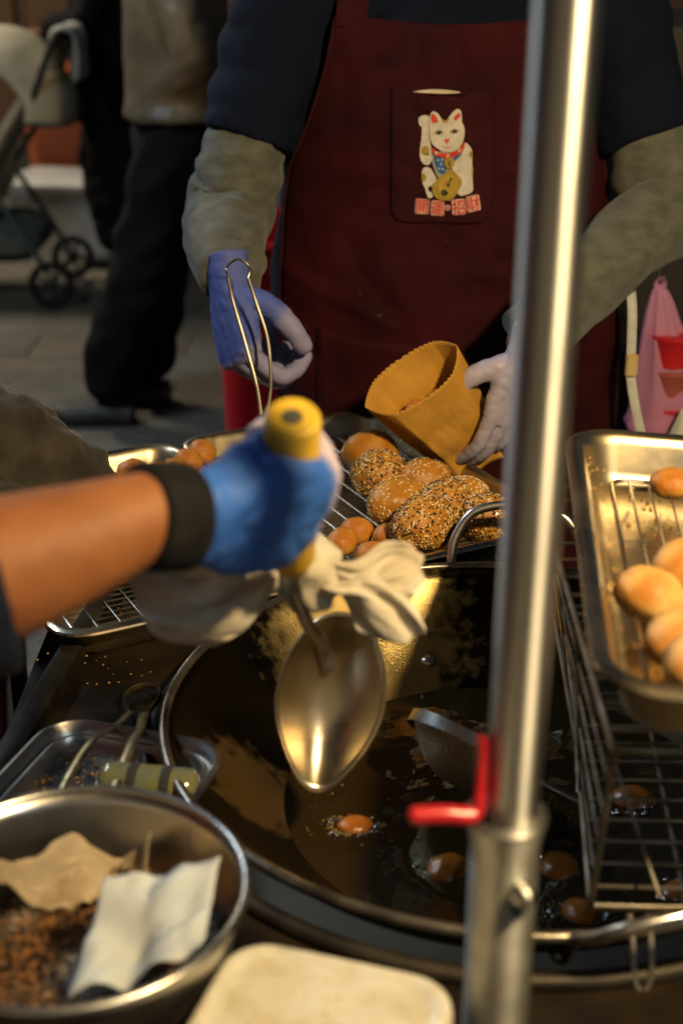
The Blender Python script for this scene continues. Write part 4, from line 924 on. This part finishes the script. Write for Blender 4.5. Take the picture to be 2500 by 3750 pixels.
def rag():
    c = Vector((-.030, 1.085, 1.038)); e = empty('rag', c, label='crumpled white cotton rag wrapped round the ladle rod below the glove', cat='cloth')
    right, upv, tow = Vector((1, 0, 0)), Vector((0, .40, .917)), Vector((0, -.917, .40))
    def fan(a0, a1, Ls, pleats, amp, seed, lift):
        def f(u, v):
            a = R(a0 + (a1 - a0) * u); L = float(np.interp(u, np.linspace(0, 1, len(Ls)), Ls)) * (1 + .05 * fn((u * 3, seed, 0), 2)); r = .006 + L * v
            w = amp * math.sin(u * pleats * 6.28 + seed + 1.4 * v) * min(1, v * 3) + .014 * fn((u * 2.2, v * 1.6, seed), 1.6) + .007 * (abs(fn((u * 4 + v, v * 3, seed + 2), 1.5)) - .2)
            droop = -.020 * v * v + .008 * math.sin(v * 6 + seed)
            return right * (r * math.cos(a)) + upv * (r * math.sin(a) + droop) + tow * (w + lift * math.sin(v * 3.14) + .010)
        return MB().grid(f, 40, 22)
    for nm, g in (('left_fold', fan(160, 214, [.105, .145, .130, .085], 1.3, .008, 1.0, .014)), ('right_fold', fan(24, -10, [.082, .096, .092, .080], .9, .005, 2.2, .008)), ('lower_fold', fan(0, -34, [.078, .090, .098, .084, .045], .8, .006, 4.0, .012))):
        link(nm, g, cotton, e, solid=.004, sharp=180, sub=1)
    link('wrap', MB().tube(catmull([(.0, -.012, .024), (.002, -.008, .008), (.004, .0, -.012), (.007, .006, -.028)], 4), [.020, .023, .026, .027, .027, .028, .028, .028, .027, .026, .025, .023, .020], 24, wr=lambda t, a: .003 * math.sin(a * 5 + t * 9) + .002 * math.sin(a * 9)), cotton, e, sharp=180)
rag()

# ------------------------------------------------------------------ skimmer in the oil
def skimmer():
    c = Vector((.136, 1.285, .738)); root = empty('skimmer', c, label='tilted brass mesh skimmer standing in the oil behind the red lever', cat='skimmer')
    view = Vector((.089, .842, -.532)).normalized(); e1 = Vector((.150, -.075, -.052)); e1 = (e1 - view * e1.dot(view)).normalized()
    nrm = view.cross(e1).normalized()
    if nrm.z < 0: nrm = -nrm
    q = Quaternion(e1, R(-8)); nrm = q @ nrm
    if (q @ view).dot(view) < 0: pass
    e2 = nrm.cross(e1).normalized(); rad = .068; rings = []
    for i in range(1, 15):
        s = i / 14; rings.append([e1 * rad * s * math.cos(a) + e2 * rad * s * math.sin(a) - nrm * .046 * (1 - s ** 2.2) for a in np.linspace(0, 2 * math.pi, 48, endpoint=False)])
    b = MB(); b.rings(rings, cap=True, capend=False)
    mesh_m = mat('brass_mesh', (.66, .55, .38), (.42, .33, .19), rough=.4, r2=.55, metal=.8, vs=320, lo=.42, hi=.58, bump=.6, bs=700)
    link('mesh_bowl', b, mesh_m, root, solid=.001, sharp=180)
    link('rim', MB().rings([[p + nrm * z + (p.normalized() * o) for p in rings[-1]] for z, o in ((-.010, .001), (.002, .0015), (.003, .003), (-.010, .0025))], cap=False, closed=True), steel, root, sharp=60)
    link('handle', MB().tube([e1 * rad * .98, e1 * (rad + .05) + Vector((0, 0, .002)), e1 * (rad + .075) + Vector((0, 0, .004))], .0042, 10), steel, root)
skimmer()

# ------------------------------------------------------------------ small tray with tongs at the left
def left_dish():
    a = R(-17); c = Vector((-.243, 1.135, .772)); e = empty('sauce_tray', c, a, 'small steel tray of seeds under the tongs, behind the bowl', 'tray')
    link('pan', tray_mesh(.185, .25, .026, .007, .04), steel, e, solid=.001, sharp=60)
    m = Matrix.Translation(c) @ Matrix.Rotation(a, 4, 'Z')
    pts = []
    for _ in range(900):
        x, y = random.uniform(-.075, .075), random.uniform(-.10, .105)
        if x + .03 * fn((x, y, 0), 20) > -.01 and random.random() < .93: continue
        pts.append(m @ Vector((x, y, -.0245 + .012 * random.random() * max(0, (-x - .01) / .06))))
    crumbs('sesame_heap', pts, 'dark heap of sesame seeds at the left of the small tray', mat('dark_seed_mix', (.10, .055, .02), (.42, .24, .07), rough=.5, vs=220, lo=.42, hi=.6), .0024, None, seed=12)
    # small lidded glass jar lying in the tray
    g = empty('spice_jar', m @ Vector((.048, .045, -.004)), a + R(8), 'small greenish glass jar with dark bands lying in the small tray', 'jar')
    jb = MB(); prof = [(.0005, -.052), (.012, -.052), (.019, -.046), (.0205, -.038), (.0205, .03), (.019, .04), (.013, .046), (.0005, .046)]
    jb.lathe(prof, 28); jb.v = [(z, x, y) for x, y, z in jb.v]
    link('glass', jb, mat('green_glass', (.10, .125, .10), (.15, .14, .05), rough=.1, vs=40, spec=.7, coat=.3), g, sharp=180)
    for zz in (-.016, .017):
        bnd = MB(); bnd.lathe([(.0208, zz - .005), (.0212, zz - .004), (.0212, zz + .004), (.0208, zz + .005)], 28); bnd.v = [(z, x, y) for x, y, z in bnd.v]
        link('band', bnd, rubber, g)
    z = .782
    tongs((-.218, 1.30, .75), [(-.2265, 1.318, .757), (-.236, 1.27, .768), (-.249, 1.215, .786), (-.262, 1.16, .781), (-.268, 1.125, .772)], [(-.2115, 1.318, .757), (-.2085, 1.27, .768), (-.209, 1.215, .784), (-.214, 1.16, .781), (-.217, 1.125, .774)],
          [(-.2265, 1.318, .757), (-.233, 1.334, .755), (-.238, 1.352, .755), (-.231, 1.369, .756), (-.217, 1.376, .757), (-.203, 1.369, .757), (-.198, 1.352, .757), (-.204, 1.333, .757), (-.2115, 1.318, .757)], 'greasy steel tongs with a round loop lying across the small tray', m=mat('greasy_steel', (.34, .27, .15), (.16, .11, .05), rough=.35, r2=.55, metal=.95, vs=60))
left_dish()

# ------------------------------------------------------------------ bowl with seeds and papers, plastic tub
def bowl():
    c = Vector((-.200, .863, .745)); Hh = .135; e = empty('mixing_bowl', c, 0, 'steel mixing bowl with sesame seeds and crumpled papers at lower left', 'bowl')
    prof = [(.001, .002), (.06, .002), (.075, .006), (.092, .022), (.108, .055), (.118, .09), (.125, .122), (.128, Hh)]
    link('bowl_wall', MB().lathe(prof, 80), steel, e, solid=.0012, sharp=180)
    link('rolled_rim', MB().tube([(.1295 * math.cos(a), .1295 * math.sin(a), Hh) for a in np.linspace(0, 6.28318, 80, endpoint=False)], .0034, 10, closed=True), steel, e)
    b = MB(); rnd = random.Random(5); pts = []
    for _ in range(5200):
        a = rnd.uniform(0, 6.28); r = .112 * math.sqrt(rnd.random()); x, y = r * math.cos(a), r * math.sin(a)
        pts.append(c + Vector((x, y, .074 + .018 * fn((x, y, 0), 16) + .012 * math.cos(a + .5) * r / .11 + rnd.uniform(0, .004))))
    crumbs('seed_mix', pts, 'brown mix of sesame seeds and sugar filling the steel bowl', mat('bowl_seed_mix', (.018, .008, .004), (.30, .13, .035), rough=.45, vs=130, lo=.47, hi=.68), .0021, None, seed=9)
    link('filling', MB().grid(lambda u, v: (lambda r, a: (r * math.cos(a), r * math.sin(a), .072 + .018 * fn((r * math.cos(a), r * math.sin(a), 0), 16) + .012 * math.cos(a + .5) * r / .11))(.107 * v + .0005, 6.28318 * u), 48, 20), MATS['bowl_seed_mix'], e, sharp=180)
    def paper(name, fnp, m, label, nu=26, nv=22):
        p = MB().grid(fnp, nu, nv); o = link(name, p, m, solid=.0006, sharp=35, solid_off=0); tag(o, label, 'paper'); return o
    def P1(u, v):
        p = Vector((-.196, .795, .826)) + Vector((.095, .012, .016)) * u * (1 - .1 * v) + Vector((.020, .075, .034)) * v + Vector((0, 0, 1)) * (.030 * abs(u - .42) - .026 * abs(u + .55 * v - .78) + .022 * abs(v - .55 + .3 * u) + .008 * abs(math.sin(u * 4 + v * 2.4)) + .012 * fn((u * 2, v * 2, 0), 1.6) + .008 * abs(fn((u * 2, v * 2, 1), 1.6)) + .010 * abs(fn((u * 1.5 - v * 2.2, v * 1.2, 3), 1.5)))
        d = Vector((p.x - c.x, p.y - c.y)); r = d.length
        lim = .104 + .17 * max(0, min(.11, p.z - .80)) 
        if r > lim: d = d * (lim / r); p.x, p.y = c.x + d.x, c.y + d.y
        return p
    paper('paper_sheet', P1, paper_w, 'bluish white crumpled paper leaning on the right wall of the bowl')
    def P2(u, v):
        p = Vector((-.290, .905, .820)) + Vector((.130, .025, .0)) * u + Vector((.006, .022, .034)) * v + Vector((0, 0, 1)) * (.016 * math.sin(u * 6.2) + .012 * math.sin(u * 11 + 2 * v) + .010 * fn((u * 3, v * 2, 0), 1.5) + .014 * abs(fn((u * 6, v * 4, 2), 1.4))) + Vector((0, -1, 0)) * (.016 * math.sin(u * 5 + 1) * v)
        d = Vector((p.x - c.x, p.y - c.y)); r = d.length; lim = .106 + .17 * max(0, min(.11, p.z - .80))
        if r > lim: d = d * (lim / r); p.x, p.y = c.x + d.x, c.y + d.y
        return p
    paper('paper_sheet', P2, paper_t, 'greasy tan paper standing wavy along the back of the bowl')
    def P3(u, v):
        p = Vector((-.318, .765, .826)) + Vector((.045, .0, -.004)) * u + Vector((.008, .075, .006)) * v + Vector((0, 0, 1)) * (.014 * math.sin(u * 5 + v * 3) + .012 * fn((u * 2, v * 3, 5), 1.5))
        d = Vector((p.x - c.x, p.y - c.y)); r = d.length; lim = .106 + .17 * max(0, min(.11, p.z - .80))
        if r > lim: d = d * (lim / r); p.x, p.y = c.x + d.x, c.y + d.y
        return p
    paper('paper_sheet', P3, paper_t, 'oil-soaked tan paper at the left picture edge inside the bowl')
bowl()
def tub():
    a = R(-17.5); c = Vector((-.028, .722, 0)); z0 = .745; e = empty('plastic_tub', (c.x, c.y, z0), a, 'milky plastic tub with a crumb-dusted lid at the bottom of the picture', 'tub')
    b = MB(); b.rings([[(x, y, z) for x, y in rrect(.158 - i, .200 - i, .028, 6)] for i, z in ((.03, 0), (.022, .004), (.006, .08), (0, .092))]); link('tub_body', b, white_pl, e, sharp=60)
    b = MB(); b.rings([[(x, y, z) for x, y in rrect(.170 - i, .212 - i, .034 - i * .2, 8)] for i, z in ((-.002, .088), (-.002, .096), (0, .1025), (.006, .1050), (.014, .1045), (.020, .1015), (.030, .1005), (.06, .1005))]); link('lid', b, white_pl, e, sharp=50)
    m = Matrix.Translation((c.x, c.y, z0)) @ Matrix.Rotation(a, 4, 'Z')
    pts = [m @ Vector((random.uniform(-.07, .07), random.uniform(-.09, .09), .1008)) for _ in range(420)]
    crumbs('lid_crumbs', pts, 'pale yellow crumbs scattered on the plastic tub lid', mat('pale_crumbs', (.62, .48, .20), (.45, .32, .14), rough=.6, vs=150), .0016, None, seed=15)
tub()

# ------------------------------------------------------------------ things around the vendor
def hanging():
    cb = empty('cabinet', (.98, 2.82, 0), label='dark stall cabinet behind the vendor at the right', cat='cabinet')
    link('carcass', MB().box((0, .1, .68), (1.1, .36, 1.36), bev=.01), darkm, cb, smooth=False)
    for i in range(2): link('door', MB().box((-.27 + .54 * i, -.085, .62), (.50, .018, 1.1), bev=.004), darkm, cb, smooth=False)
    link('shelf_edge', MB().box((0, -.09, 1.22), (1.1, .03, .03), bev=.004), frame_dk, cb, smooth=False)
    hk = empty('hook', (.568, 2.52, .95), label='small wire hook holding the pink bag', cat='hook')
    link('wire', MB().tube(catmull([(.0, .19, .05), (.0, .05, .05), (0, .0, .035), (.002, -.004, 0), (.006, -.004, -.022), (.012, -.004, -.008)], 5), .0022, 8), steel, hk)
    b = empty('carrier_bag', (.600, 2.50, .62), label='translucent pink carrier bag with red cups hanging at the right edge', cat='bag')
    rings = []
    for i in range(25):
        t = i / 24; z = .31 * (1 - t); s = .006 + .066 * (t ** .7) if t < .8 else .072 - .02 * (t - .8) / .2
        rings.append([((s * 1.05) * math.cos(a) * (1 + .22 * math.sin(a * 7 + 2) * (1 - t) + .06 * fn((math.cos(a), math.sin(a), t * 4), 2)) - .032 * (1 - t) ** 1.5, s * .8 * math.sin(a) * (1 + .2 * math.cos(a * 6) * (1 - t)), z) for a in np.linspace(0, 6.28318, 48, endpoint=False)])
    mb = MB(); mb.rings(rings, cap=True, capend=True); link('film', mb, film_pink, b, sharp=180)
    link('handle_loop', MB().tube(catmull([(-.032, 0, .30), (-.040, -.006, .315), (-.032, -.008, .325), (-.024, -.006, .315), (-.030, 0, .30)], 4), (.006, .0015), 8), film_pink, b)
    for k, (z, c_, n_) in enumerate(((.03, (.55, .03, .04), 'red'), (.10, (.40, .10, .09), 'brown'), (.165, (.58, .02, .03), 'bright red'))):
        cup = empty('drink_cup', (.602, 2.50, .62 + z), label='%s cup stacked in the pink carrier bag' % n_, cat='cup')
        link('cup_wall', MB().lathe([(.0005, 0), (.040, 0), (.046, .05), (.048, .052), (.048, .058), (.0005, .058)], 28), simple('cup_%d' % k, c_, rough=.4), cup)
    w = empty('carrier_bag', (.69, 2.41, .33), label='white plastic bag with a green mark, below the pink bag', cat='bag')
    rings = []
    for i in range(21):
        t = i / 20; z = .40 * (1 - t); s = .012 + .16 * t ** .9
        rings.append([(-.07 * (1 - t) + s * math.cos(a) * (1 + .12 * fn((math.cos(a) * 2, math.sin(a) * 2, t * 3), 1.5)), s * .6 * math.sin(a) * (1 + .14 * fn((math.cos(a) * 3, math.sin(a) * 3, t * 3), 2)), z) for a in np.linspace(0, 6.28318, 40, endpoint=False)])
    mb = MB(); mb.rings(rings); link('film', mb, film_white, w, sharp=180)
    link('green_mark', MB().ball((-.085, -.052, .245), (.018, .012, .034), 14, 10), simple('green_print', (.10, .42, .06), rough=.5), w)
hanging()
def charcoal_cloth():
    # dark jacket draped on the table end beyond the forearm
    b = MB()
    b.tube(catmull([(-.62, 1.70, .86), (-.48, 1.745, .915), (-.40, 1.75, .885), (-.335, 1.76, .835), (-.30, 1.77, .80)], 6), [.085 - .0022 * i for i in range(25)], 24)
    b.tube(catmull([(-.60, 1.62, .80), (-.46, 1.66, .84), (-.38, 1.68, .80)], 6), [.075 - .002 * i for i in range(13)], 20)
    b.ball((-.66, 1.70, .62), (.19, .16, .28), 20, 14)
    me = union(b, .008, 2, lambda p: .012 * fn(p, 12) + .026 * (abs(fn((p.x * 1.4 + p.z, p.y, p.z * .6 - p.x), 15, 3)) - .2) + .004 * fn(p, 50, 4))
    e = empty('jacket', (-.5, 1.7, .75), label='charcoal wrinkled jacket draped at the left beyond the forearm', cat='jacket')
    me.transform(Matrix.Translation((.5, -1.7, -.75))); link('fabric', me, grey_cloth, e, sharp=180)
    link('snap_button', MB().ball((.062, -.04, .222), (.012, .007, .010), 14, 10), simple('button_white', (.75, .75, .7), rough=.25), e)
charcoal_cloth()

# ------------------------------------------------------------------ passers-by and stroller
def walker(loc, rz, label, jk, tr, pose, coat_len, scale=1.0):
    root = empty('person', loc, rz, label, 'person'); root.scale = (scale,) * 3
    # faces +X; legs: (hip, knee, ankle, toe) for each side
    b = MB()
    b.tube([(0, 0, z) for z in (.86, 1.0, 1.15, 1.3, 1.42)], [(.11, .16), (.10, .15), (.11, .16), (.105, .18), (.06, .08)], 22, up=(1, 0, 0))
    b.capsule([(0, 0, 1.4), (.01, 0, 1.5), (.02, 0, 1.56)], [.06, .05, .05]); b.ball((.03, 0, 1.64), (.092, .074, .112), 22, 16); b.ball((.125, 0, 1.63), (.018, .013, .02), 8, 6); b.ball((.05, 0, 1.57), (.06, .05, .045), 12, 8)
    for s in (-1, 1):
        b.ball((.015, s * .075, 1.63), (.018, .011, .028), 8, 6)
        K = pose['legs'][0 if s < 0 else 1]; b.capsule([(0, s * .085, .9)] + [Vector(p) for p in K[:2]], [.08, .055, .04], 14)
        A = pose['arms'][0 if s < 0 else 1]; b.capsule([(0, s * .17, 1.37)] + [Vector(p) for p in A], [.05, .042, .03], 12)
        b.ball(Vector(A[-1]) + (Vector(A[-1]) - Vector(A[-2])).normalized() * .05, (.04, .035, .045), 12, 8)
    link('body', union(b, .022, 2), skin, root, sharp=180)
    link('hair', MB().ball((.012, 0, 1.665), (.098, .082, .10), 20, 14, lambda d: -.25 if d.x > .45 and d.z < .3 else 0), hair, root, sharp=180)
    b = MB(); z0 = coat_len
    zs = [z0, (z0 + 1.0) / 2, 1.0, 1.15, 1.3, 1.40, 1.45]
    b.tube([(0, 0, z) for z in zs], [(.17, .225), (.165, .215), (.155, .205), (.155, .205), (.145, .215), (.12, .17), (.075, .09)], 28, up=(1, 0, 0))
    for s in (-1, 1):
        A = pose['arms'][0 if s < 0 else 1]; P = [Vector((0, s * .13, 1.36)), Vector((0, s * .19, 1.34))] + [Vector(p) for p in A]
        b.tube(catmull(P, 5), [.082 - .0018 * i for i in range((len(P) - 1) * 5 + 1)], 18)
    link('coat', union(b, .014, 2, lambda p: .010 * fn(p, 7) + .010 * (abs(fn((p.x + p.z, p.y, p.z), 10, 3)) - .2)), jk, root, sharp=180)
    b = MB(); b.tube([(0, 0, z) for z in (.76, .85, .98)], [(.13, .17), (.14, .185), (.135, .18)], 22, up=(1, 0, 0))
    for s in (-1, 1):
        K = pose['legs'][0 if s < 0 else 1]; P = [Vector((0, s * .09, .86))] + [Vector(p) for p in K[:2]]
        P[-1] = P[-1] + Vector((0, 0, .055)); b.capsule(catmull(P, 5), list(np.interp(np.linspace(0, 1, 11), [0, .5, 1], [.125, .10, .088])), 18)
    link('trousers', union(b, .014, 2, lambda p: .010 * fn(p, 8) + .022 * (abs(fn((p.x, p.y, p.z * 1.6 + p.x), 7, 2)) - .2)), tr, root, sharp=180)
    for s in (-1, 1):
        K = pose['legs'][0 if s < 0 else 1]; an, toe = Vector(K[1]), Vector(K[2]); d = toe - an; d.z = 0; d.normalize()
        sh = MB(); heel = an - d * .07; heel.z = toe.z; tz = toe.z
        sh.tube(catmull([heel + Vector((0, 0, .0)), an + Vector((0, 0, tz - an.z + .005)), an.lerp(toe, .5) * 1 + Vector((0, 0, 0)) * 0 + Vector((0, 0, tz - an.lerp(toe, .5).z)), toe], 5), [(.03, .03)] + [(.045 - .001 * i, .048) for i in range(10)] + [(.034, .046), (.032, .044), (.03, .042), (.025, .036), (.014, .022)], 16, up=(0, 0, 1))
        so = link('shoe', sh, simple('dark_shoe', (.035, .035, .032), c2=(.06, .06, .055), vs=20, rough=.5), root)
        link('sole', MB().box(((heel.x + toe.x) / 2, (heel.y + toe.y) / 2, tz - .03), ((toe - heel).length * 1.02, .082, .016), Matrix.Rotation(math.atan2(d.y, d.x), 3, 'Z'), bev=.006), rubber, so)
    return root
walker((-.49, 4.46, 0), R(180), 'passer-by in a khaki jacket and black trousers walking past at upper left', khaki, black_cloth,
       {'legs': [((.09, -.10, .50), (.15, -.10, .11), (.33, -.10, .046)), ((.12, .10, .50), (.24, .10, .11), (.42, .10, .046))], 'arms': [((-.06, -.24, 1.10), (.10, -.24, .98)), ((-.06, .22, 1.12), (.03, .15, 1.02))]}, .93, 1.04)
walker((-1.02, 6.45, 0), R(180), 'person in black clothes pushing the cream stroller', black_cloth, black_cloth,
       {'legs': [((.06, -.10, .48), (.02, -.10, .10), (.18, -.10, .046)), ((-.03, .10, .48), (-.15, .10, .11), (.0, .11, .046))], 'arms': [((.03, -.25, 1.14), (.22, -.20, 1.07)), ((.03, .25, 1.14), (.22, .20, 1.07))]}, .70, 1.0)
def stroller():
    root = empty('stroller', (-1.47, 6.05, 0), 0, 'cream stroller with a dark frame and rounded hood at upper left', 'stroller')
    def tb(n, P, r, m=frame_dk, k=5): return link(n, MB().tube(catmull(P, k), r, 12), m, root)
    for y in (-.24, .24):
        tb('side_frame', [(.34, y, 1.06), (.22, y, .80), (.02, y, .50), (-.30, y, .16)], .014); tb('side_frame', [(-.12, y, .62), (.05, y, .50), (.26, y, .15)], .013, teal_f)
        for x in (-.32, .27):
            w_ = empty('wheel', (x, y * 1.08, .115)); w_.parent = root; w_.rotation_euler = (R(90), 0, 0)
            link('tyre', MB().tube([(.08 * math.cos(a), .08 * math.sin(a), 0) for a in np.linspace(0, 6.283, 28, endpoint=False)], .016, 10, closed=True), rubber, w_)
            [link('spoke', MB().tube([(0, 0, 0), (.075 * math.cos(k * 1.2566), .075 * math.sin(k * 1.2566), 0)], .006, 6), frame_dk, w_) for k in range(5)]
            link('rim', MB().lathe([(0, .012), (.02, .012), (.028, .006), (.028, -.006), (.02, -.012), (0, -.012)], 24), frame_dk, w_)
    tb('handle_bar', [(.34, -.24, 1.06), (.37, -.18, 1.09), (.38, 0, 1.095), (.37, .18, 1.09), (.34, .24, 1.06)], .017, rubber)
    tb('axle', [(-.32, -.26, .115), (-.32, .26, .115)], .009, k=2); tb('axle', [(.27, -.26, .115), (.27, .26, .115)], .009, k=2)
    # hood: ribbed quarter dome
    def hood(u, v):
        a = R(-12 + 150 * u); t = -1 + 2 * v; wdt = .27 * t; k = math.sqrt(max(0, 1 - .72 * t * t)); rib = 1 + .035 * abs(math.sin(u * math.pi * 3))
        return (.06 + .30 * math.cos(a) * k * rib, wdt, .80 + .31 * math.sin(a) * k * rib)
    link('hood', MB().grid(hood, 30, 20), cream, root, solid=.012)
    for u in (0, .34, .67, 1): link('hood_rib', MB().tube([hood(u, v / 20) for v in range(21)], .010, 8), cream if u not in (0, 1) else teal_f, root)
    link('seat_back', MB().grid(lambda u, v: (.20 - .16 * v - .05 * math.sin(v * 3), -.23 + .46 * u, .84 - .40 * v + .02 * math.sin(u * 9)), 14, 14), cream, root, solid=.03)
    link('seat', MB().grid(lambda u, v: (.04 - .34 * v, -.22 + .44 * u, .46 + .06 * v), 10, 10), cream, root, solid=.05)
    link('leg_rest', MB().grid(lambda u, v: (-.30 - .08 * v, -.2 + .4 * u, .52 - .26 * v), 8, 8), cream, root, solid=.03)
    link('basket', MB().box((-.02, 0, .27), (.46, .42, .17), bev=.05), simple('sage_fabric', (.15, .17, .14), c2=(.11, .12, .10), vs=9, rough=.9), root)
    def drape(u, v):
        t = (v - .45) * .42; yy = -.24 + .34 * u; a = max(-1.5, min(1.5, t / .05)); ex = max(0, abs(t) - .075)
        return (.375 + .05 * math.sin(a) + .012 * math.sin(u * 9 + v * 3) + (.02 if t > 0 else -.02) * ex * 10 * fn((u * 2, v, 0), 2), yy, 1.075 + .045 * math.cos(a) - ex)
    link('draped_blanket', MB().grid(drape, 16, 20), simple('pale_blanket', (.52, .52, .46), c2=(.40, .40, .35), vs=8, rough=.9), root, solid=.012)
stroller()
